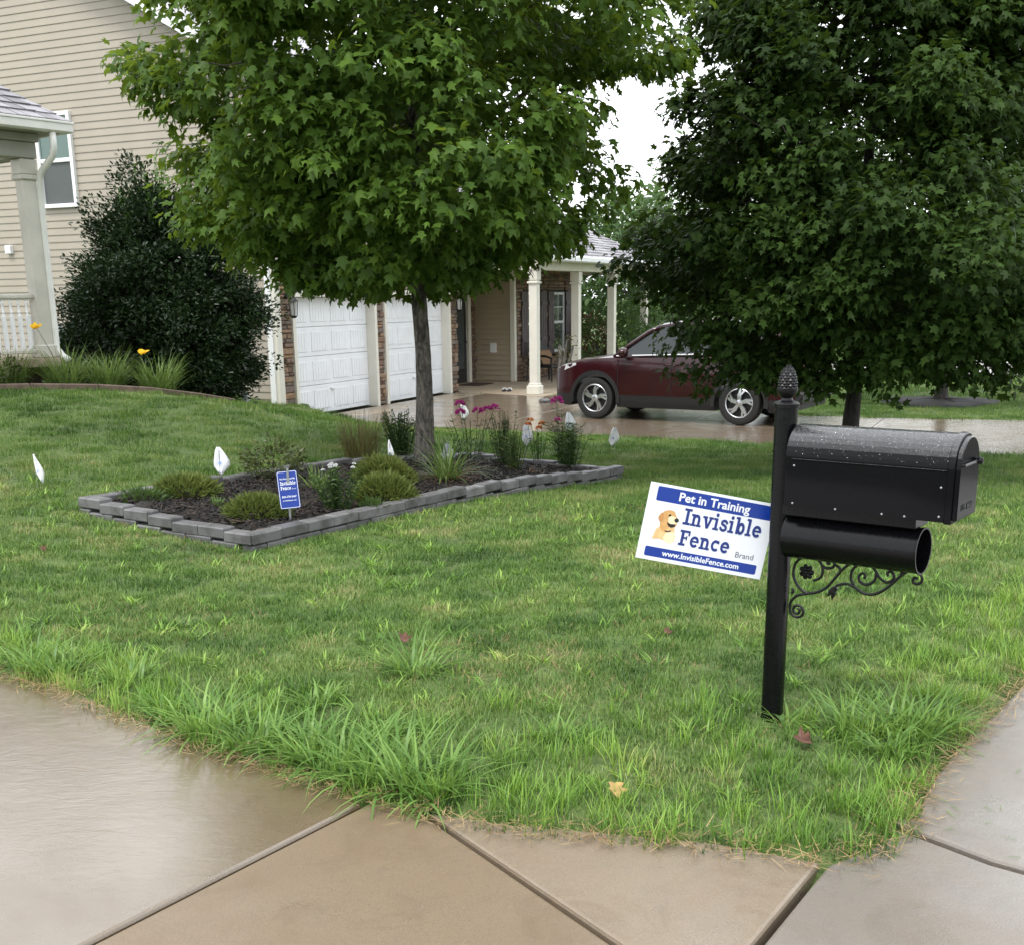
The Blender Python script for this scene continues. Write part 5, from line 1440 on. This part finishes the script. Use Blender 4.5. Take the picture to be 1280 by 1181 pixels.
# crabgrass clumps sprawling at the pavement edge
CG = [(-2.12,4.84,.95),(-1.95,4.70,.85),(-1.62,4.62,.7),(-1.35,4.20,.6),(-1.14,4.02,1.0),(-.95,3.88,.9),(-.74,3.80,.85),(-.60,3.66,1.0),(-.42,3.55,1.05),(-.28,3.45,1.0),(-.5,3.95,.6),(-.42,4.72,.95),(-.78,4.3,.6),(1.40,3.85,.95),(1.52,3.95,.85),(1.22,3.92,.75),(1.30,3.70,.6),(.16,3.9,.5),(1.02,3.98,.45)]
for k,(x,y,s_) in enumerate(CG):
    lb = 'broad bladed crabgrass clump sprawling at the sidewalk edge'
    gp2 = 'crabgrass clumps along the sidewalk'
    if k < 4: lb, gp2 = 'crabgrass clump edging the flooded slab under the daylily side of the lawn', 'crabgrass clumps by the flooded slab'
    if k in (7,8,9): lb, gp2 = 'crabgrass clump spilling over the corner where the two slab joints meet', 'crabgrass clumps at the slab joints'
    if 12 < k < 17: lb, gp2 = 'crabgrass clump hanging over the grey slab beside the mailbox', 'crabgrass clumps by the grey slab'
    if k == 11: lb = 'lone broad bladed crabgrass clump out in the mown lawn'
    if k == 18: lb = 'small crabgrass tuft at the foot of the mailbox post'
    c = clump('crabgrass_clump', (x,y,h1(x,y)-.01), lb, 'grass clump', int(110*s_)+14, .11*s_, (.09*s_,.33*s_), .0102, (.2,1.2), (.5,1.8), M['crab'], 200+k, None, None if k in (11,18) else gp2, 5)
# straw and litter along the edge
r = np.random.default_rng(5); V, F, RV = [], [[],[]], []; o = 0
sg_ = []
for (x1,y1),(x2,y2) in zip(EDGE[2:-2],EDGE[3:-1]): sg_.append((x1,y1,x2,y2,math.hypot(x2-x1,y2-y1)))
wts = np.array([q[4] for q in sg_]); wts /= wts.sum()
n = 4200; ch_ = r.choice(len(sg_), n, p=wts); tt = r.random(n)
S_ = np.array(sg_); ex = S_[ch_,0]+(S_[ch_,2]-S_[ch_,0])*tt; ey_ = S_[ch_,1]+(S_[ch_,3]-S_[ch_,1])*tt
nx_ = -(S_[ch_,3]-S_[ch_,1])/S_[ch_,4]; ny_ = (S_[ch_,2]-S_[ch_,0])/S_[ch_,4]
dd_ = np.abs(r.normal(0,.045,n))*np.where(r.random(n)<.7,-.9,1)
BX = ex+nx_*(-dd_)*-1; BY = ey_+ny_*(-dd_)*-1
V0, F0, R0_ = blades(n, r, .001, (.012,.085), .0034, (1.3,1.6), (-.15,.12), 2)
V0 = V0.reshape(n,-1,3); V0[:,:,0] += BX[:,None]; V0[:,:,1] += BY[:,None]; V0[:,:,2] += .012+.012*r.random(n)[:,None]
V0[:,:,2] = np.maximum(V0[:,:,2], .008)
tag(np_mesh('straw_litter', V0.reshape(-1,3), F0, M['straw'], attrs={'rnd':R0_}), 'dry straw and clippings lying along the sidewalk edge', 'litter', kind='stuff')
# loose clippings on the right-hand slab
n = 46; V0, F0, R0_ = blades(n, r, .001, (.02,.085), .003, (1.5,1.57), (-.05,.05), 3); V0 = V0.reshape(n,-1,3)
V0[:,:,0] += r.uniform(1.2,2.2,n)[:,None]; V0[:,:,1] += r.uniform(2.9,3.9,n)[:,None]; V0[:,:,2] = np.maximum(V0[:,:,2],0)+.011
kk = inpoly(V0[:,0,0], V0[:,0,1], WALK); 
V0 = V0[kk]; nb = len(V0); mm = V0.shape[1]; oo = (np.arange(nb)*mm)[:,None]
tag(np_mesh('grass_clippings', V0.reshape(-1,3), [np.concatenate([oo+np.array([2*k,2*k+1,2*k+3,2*k+2])[None] for k in range(2)]), oo+np.array([4,5,6])[None]], M['crab'], attrs={'rnd':r.random(nb*mm)}), 'cut grass blades scattered on the grey sidewalk slab', 'clippings', kind='stuff')

# fallen leaves
FLV = [(-.51,5.17,.05,'brown','curled brown dead leaf on the lawn by the lone crabgrass clump'),(1.01,3.76,.055,'brown','curled brown dead leaf standing in grass by the mailbox post'),(.32,3.37,.05,'yellowleaf','yellowed fallen leaf in the grass near the sidewalk'),(.73,5.19,.035,'brown','small brown dead leaf on the lawn under the yard sign'),(-3.05,7.32,.04,'brown','small brown dead leaf on the lawn near the bed corner')]
for k,(x,y,s_,mt,lb) in enumerate(FLV):
    a = k*1.7; T = MAPLE.copy(); m = MB()
    for (px,py,pz_) in T:
        cx2 = px*math.cos(a)-(py-.4)*math.sin(a); cy2 = px*math.sin(a)+(py-.4)*math.cos(a); m.v.append((cx2*s_*1.3, cy2*s_*1.3, (.9*abs(px)**1.3+.6*(py-.4)**2)*s_*1.4))
    m.f = [tuple(q) for q in MAPLE_F.tolist()]
    o = m.build('fallen_leaf', M[mt], None, True); o.location = (x,y,h1(x,y)+.028); o.rotation_euler = (.5,.3,0); tag(o, lb, 'leaf', 'fallen leaves on the lawn')
    sm = o.modifiers.new('thick','SOLIDIFY'); sm.thickness = .001

# ------------------------------------------------------------------ flower bed
bl_, bn_, br_, bb_ = [np.array(p) for p in BED]
def bedz(x, y): return H(x,y)+.075
n1_, n2_ = 44, 18
UU, VV = np.meshgrid(np.linspace(.03,.97,n1_), np.linspace(.06,.94,n2_)); PXb = bn_[None,None]+(br_-bn_)*UU[...,None]+(bl_-bn_)*VV[...,None]
Zb = bedz(PXb[...,0],PXb[...,1])+.02*np.sin(UU*19)*np.cos(VV*7)+.012*np.random.default_rng(3).normal(0,1,UU.shape)
ii = np.arange(n1_*n2_).reshape(n2_,n1_)
tag(np_mesh('mulch_bed', np.concatenate([PXb.reshape(-1,2),Zb.reshape(-1,1)],1), [np.stack([ii[:-1,:-1].ravel(),ii[:-1,1:].ravel(),ii[1:,1:].ravel(),ii[1:,:-1].ravel()],1)], M['mulch'], smooth=True), 'dark mulch surface of the flower bed', 'mulch', kind='structure')
r = np.random.default_rng(8); n = 7500
u_, v_ = r.uniform(.035,.965,n), r.uniform(.07,.93,n); pc_ = bn_+(br_-bn_)*u_[:,None]+(bl_-bn_)*v_[:,None]
CH = np.array([(-1,-1,0),(1,-1,0),(1,1,0),(-1,1,0),(-.9,-.8,1),(.9,-.8,1),(.9,.8,1),(-.9,.8,1)],float); CHF = np.array([(4,5,6,7),(0,1,5,4),(1,2,6,5),(2,3,7,6),(3,0,4,7)])
ln_, wd_, th_ = r.uniform(.012,.042,n), r.uniform(.003,.009,n), r.uniform(.003,.007,n); az = r.uniform(0,6.28,n); tl = r.normal(0,.28,n)
ex_ = np.stack([np.cos(az)*np.cos(tl),np.sin(az)*np.cos(tl),np.sin(tl)],1); ey2 = np.stack([-np.sin(az),np.cos(az),np.zeros(n)],1); ez_ = np.cross(ex_,ey2)
cc_ = np.concatenate([pc_,(bedz(pc_[:,0],pc_[:,1])+.008+.018*r.random(n))[:,None]],1)
Vc = cc_[:,None]+CH[None,:,0:1]*(ex_*ln_[:,None])[:,None]+CH[None,:,1:2]*(ey2*wd_[:,None])[:,None]+CH[None,:,2:3]*(ez_*th_[:,None])[:,None]
tag(np_mesh('mulch_chips', Vc.reshape(-1,3), [(CHF[None]+(np.arange(n)*8)[:,None,None]).reshape(-1,4)], M['chips'], attrs={'rnd':np.repeat(r.random(n)**1.5,8)}), 'dark shredded bark chips spread over the flower bed', 'mulch', kind='stuff')

edg = empty('bed_edging', (float(bn_[0]),float(bn_[1]),h1(*bn_)), 0, 'grey concrete block edging two courses high round the mulch bed', 'edging')
def block(p, q, z0, z1, wdt=.115):
    d = (q-p); L_ = np.linalg.norm(d); d = d/L_; nn = np.array([-d[1],d[0]])
    m = MB().bbox(.0025,L_-.0025,-.01,wdt-.01,z0,z1,.009)
    jx, jz, jr = U(-.007,.007), U(-.004,.004), U(-.03,.03)
    m.v = [(p[0]+d[0]*x+nn[0]*(y+jx+jr*(x-L_/2))-edg.location.x, p[1]+d[1]*x+nn[1]*(y+jx+jr*(x-L_/2))-edg.location.y, z+jz-edg.location.z) for x,y,z in m.v]
    m.build('block', M['paver'], edg)
ctr = (bl_+br_)/2
for a, b in ((bl_,bn_),(bn_,br_),(br_,bb_),(bb_,bl_)):
    L_ = np.linalg.norm(b-a); n = max(2,int(round(L_/.27)))
    for k in range(n):
        p, q = a+(b-a)*k/n, a+(b-a)*(k+1)/n; mid = (p+q)/2; zt_ = h1(*mid)+.12; zt_ = round(zt_/.022)*.022
        block(p, q, zt_-.078, zt_)
        off_ = .5/n
        p2, q2 = a+(b-a)*min(1,max(0,(k-.5)/n)), a+(b-a)*min(1,(k+.5)/n)
        block(p2, q2, zt_-.16, zt_-.080, .11)
    
# bed plants
def bz(x, y): return h1(x,y)+.065
def P3(x, y): return (x,y,bz(x,y))
shrub('azalea_shrub', P3(-2.08,10.0), [(.02,.20),(.12,.29),(.22,.26),(.32,.10)], 800, .045, 71, 'bronzed low azalea shrub in the mulch bed', M['leaf_azalea'], cl=.06, per=10, rough=.15, inner=.5)
def mound(x, y, rr_, ht, lb, mt, sd_, n=2600, L=(.045,.085)):
    r = np.random.default_rng(sd_); root = empty('heath_mound', P3(x,y), 0, lb, 'plant')
    th = r.uniform(0,6.28,n); ph = np.arccos(r.uniform(.02,1,n)); O = np.stack([np.sin(ph)*np.cos(th),np.sin(ph)*np.sin(th),np.cos(ph)],1)
    lu = lump(6,sd_)(th,O[:,2]*2); P_ = O*np.array([rr_,rr_*.9,ht])*(.72+.08*lu)[:,None]*r.uniform(.75,1,n)[:,None]
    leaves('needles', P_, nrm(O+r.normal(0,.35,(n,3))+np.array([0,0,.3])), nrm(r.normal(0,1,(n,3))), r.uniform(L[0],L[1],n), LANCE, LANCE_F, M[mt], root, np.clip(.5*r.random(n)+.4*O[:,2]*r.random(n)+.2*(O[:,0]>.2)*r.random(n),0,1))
mound(-1.10,9.95,.36,.30,'rounded olive heath mound behind its twin','mound',72)
mound(-1.02,9.12,.34,.27,'rounded olive heath mound in front nearer the block edging','mound',73)
mound(-2.60,9.10,.36,.19,'low olive heath mat near the bed corner','mound',74,1700)
mound(-1.90,8.48,.34,.20,'low heath mat with a browned patch beside the blue sign','mound',75,1700)
mound(-2.86,8.80,.24,.10,'thin creeping groundcover at the bed corner','leaf_shrub',76,350)
mound(-1.08,8.76,.12,.10,'tiny green seedling tuft by the block edging','leaf_shrub',77,200)
clump('grass_tuft', P3(-2.28,8.82), 'small fine green tuft in the mulch', 'plant', 120, .04, (.05,.10), .004, (.2,1.2), (.2,.8), M['crab'], 80)
clump('strappy_plant', P3(-1.62,9.5), 'pale strappy leaved plant behind the blue sign', 'plant', 60, .07, (.16,.34), .012, (.1,1.0), (.3,1.2), M['lily'], 81)
def stemplant(name, x, y, lb, ns, ht, spread, lsize, lmat, fl=None, flr=.03, nfl=0, seed=0, lper=16, lmin=.05):
    r = np.random.default_rng(seed); root = empty(name, P3(x,y), 0, lb, 'flowers' if fl else 'plant'); sm = MB(); Pp, Dd = [], []; heads = []
    for k in range(ns):
        a = r.uniform(0,6.28); q = r.random()*spread; e = np.array([q*math.cos(a),q*math.sin(a),ht*r.uniform(.7,1.0)]); b0 = e*np.array([.3,.3,0]); m_ = (b0+e)/2+r.normal(0,.01,3)
        sm.tube([b0-np.array([0,0,.04]),m_,e],[.004,.0035,.002],4)
        for j in range(lper):
            f = lmin+(1-lmin)*j/lper; p_ = b0+(e-b0)*f; aa = j*2.4+r.normal(0,.3); Pp.append(p_); Dd.append((math.cos(aa),math.sin(aa),.35+r.normal(0,.2)))
        heads.append(e)
    sm.build('stems', M['leaf_shrub'], root)
    Pp, Dd = np.array(Pp), np.array(Dd); n = len(Pp)
    leaves('foliage', Pp, nrm(Dd), nrm(r.normal(0,.4,(n,3))+np.array([0,0,1])), lsize*r.uniform(.6,1.2,n), LANCE if lsize > .05 else OVAL, LANCE_F if lsize > .05 else OVAL_F, M[lmat], root)
    heads.sort(key=lambda e: -e[2])
    for e in heads[:nfl]:
        n = 60; O = nrm(r.normal(0,1,(n,3))); O[:,2] = np.abs(O[:,2])*.8-.1
        leaves('flower', e+O*flr*.6, nrm(O), nrm(r.normal(0,.3,(n,3))+O), flr*.75, OVAL, OVAL_F, M[fl], root)
    return root
stemplant('white_flower_plant', -1.34,8.72, 'bushy plant dotted with tiny white flowers beside the blue sign', 50, .36, .22, .04, 'leaf_shrub', 'whitefl', .014, 9, 82, 14)
clump('ornamental_grass', P3(-1.50,11.55), 'bronze upright ornamental grass left of the tree trunk', 'plant', 240, .17, (.30,.58), .008, (.05,.6), (.1,.6), M['bronze'], 83)
stemplant('feathery_plant', -1.12,11.85, 'light green feathery plant against the tree trunk', 60, .52, .30, .045, 'leaf_shrub', None, 0, 0, 84, 20)
lr = clump('daylily_clump', P3(-.58,10.25), 'floppy daylily clump with dead brown leaves in front of the trunk', 'plant', 110, .09, (.30,.62), .013, (.1,1.1), (.5,1.6), M['lily'], 85, seg=5)
clump('x', (0,0,0), '', '', 80, .10, (.25,.52), .010, (.9,1.4), (.5,1.0), M['dry'], 86, lr, seg=4, part='dead_blades')
stemplant('pink_phlox', -.42,12.25, 'airy pink phlox with small heads near the driveway side of the bed', 14, .60, .34, .07, 'leaf_shrub', 'pink', .05, 5, 87, 12, .15)
stemplant('pink_phlox', .62,12.0, 'dense leafy pink phlox at the bed corner', 34, .52, .26, .10, 'leaf_shrub', 'pink', .03, 1, 88, 18)
stemplant('pink_phlox', .52,12.05, 'tall single stemmed phlox with a large pink head', 3, .70, .05, .09, 'leaf_shrub', 'pink', .06, 1, 89, 14, .2)
stemplant('wiry_plant', -.06,11.9, 'tall wiry olive plant with reddish tips in the bed', 34, .60, .20, .035, 'leaf_azalea', None, 0, 0, 90, 16)
stemplant('yellowing_plant', .04,11.4, 'yellowing leafy plant beside the wiry stems', 34, .42, .18, .055, 'mound', None, 0, 0, 91, 14)
stemplant('coneflower', .30,12.25, 'fading orange coneflower with dark cones', 7, .48, .12, .10, 'leaf_shrub', 'orange', .032, 4, 92, 7, .05)
clump('dry_stalks', P3(.15,11.1), 'dry tan stalks lying in the mulch', 'plant', 26, .06, (.12,.25), .006, (.8,1.5), (.1,.6), M['dry'], 93)

# planting strip by the neighbouring porch
LL = [(-5.55,14.60,95),(-5.12,14.85,96),(-4.55,15.15,97),(-6.15,14.35,98)]
LT = ['daylily clump with one tall yellow flower by the porch post','green daylily clump between two flowering clumps','daylily clump with yellow flower in front of the holly','green daylily clump at the porch railing']
for (x,y,sd_), lb in zip(LL,LT):
    c = clump('daylily_clump', (x,y,h1(x,y)), lb, 'plant', 260, .19, (.40,.70), .013, (.05,.85), (.4,1.3), M['lily'], sd_, seg=5)
    if sd_ in (95,97):
        e = (-.25,-.1,.74) if sd_ == 95 else (-.12,-.15,.52)
        MB().tube([(0,0,0),(e[0]*.5,e[1]*.5,e[2]*.6),e],[.005,.004,.003],5).build('stalk', M['leaf_shrub'], c)
        rr2 = np.random.default_rng(sd_); a = np.arange(6)*PI/3; Dp = np.stack([np.cos(a),np.sin(a)-.7,np.full(6,.5)],1)
        leaves('flower', np.tile(np.array(e),(6,1)), nrm(Dp), nrm(np.stack([-np.cos(a)*.5,-np.ones(6),np.ones(6)],1)), .085, OVAL*np.array([1.7,1,1]), OVAL_F, M['yellow'], c)
shrub('porch_shrub', (-6.25,14.15,h1(-6.25,14.15)), [(0,.25),(.15,.36),(.35,.28),(.42,.1)], 500, .06, 99, 'small leafy shrub beside the porch railing', M['leaf_azalea'], cl=.08, per=10)
TM = [(-7.2,13.05),(-6.55,13.55),(-5.75,13.98),(-5.05,14.32),(-4.45,14.62),(-3.95,15.0),(-3.7,15.7)]
tmb = empty('bed_border', (-5.0,14.3,h1(-5,14.3)), 0, 'low weathered border edging the daylily bed', 'edging')
for p, q in zip(TM[:-1],TM[1:]):
    d = Vector((q[0]-p[0],q[1]-p[1])); L_ = d.length; d.normalize(); z0, z1 = h1(*p), h1(*q); m = MB().bbox(.003,L_-.003,0,.09,-.06,.075,.01)
    m.v = [(p[0]+d.x*x-d.y*y-tmb.location.x, p[1]+d.y*x+d.x*y-tmb.location.y, z+z0+(z1-z0)*x/L_-tmb.location.z) for x,y,z in m.v]
    m.build('border_piece', M['soil'], tmb)

# small bare crepe myrtle trunk at the porch corner, in a bed of stones
ct = empty('ornamental_tree', (1.05,24.1,-.58), 0, 'small cut back multi stemmed tree trunk at the porch corner', 'tree')
tk = MB()
for pp in ([(0,0,-.05),(.01,0,.3),(.05,.02,.6),(.10,.04,.9),(.14,.05,1.25)],[(.07,.04,-.05),(.09,.04,.25),(.14,.02,.55),(.20,.0,.85),(.28,.02,1.15)],[(.01,0,.3),(-.02,.05,.55),(.02,.1,.85),(.0,.12,1.15)]):
    tk.tube(pp,[.075,.06,.05,.035,.015],8)
tk.build('trunk', M['bark'], ct, True)
Pc, Oc, fc = crown_points((.12,.05), [(.8,.10),(1.1,.2),(1.35,.1)], 14, 5); rq = np.random.default_rng(5); n = 14*8; cI = np.repeat(np.arange(14),8)
leaves('crown', Pc[cI]+rq.normal(0,.06,(n,3)), nrm(Oc[cI]+rq.normal(0,.5,(n,3))), nrm(rq.normal(0,.5,(n,3))+np.array([0,0,1])), .06, OVAL, OVAL_F, M['leaf_azalea'], ct)
r = random.Random(4)
for k in range(9):
    a, q = r.uniform(0,6.28), r.uniform(.15,.5); s_ = r.uniform(.06,.13); m = MB().lathe([(0,-.5),(.7,-.35),(1,0),(.75,.4),(.3,.6),(0,.62)],8)
    m.v = [(x*s_*(1+.2*math.sin(3*y+k)),y*s_*1.2,z*s_*.8) for x,y,z in m.v]
    o = m.build('garden_rock', M['paver'], None, True); o.location = (1.0+q*math.cos(a),24.05+q*math.sin(a)*.8,-.56+.3*s_); o.rotation_euler.z = a
    tag(o, 'rounded garden rock at the base of the porch corner tree', 'rock', 'rocks under the porch corner tree')
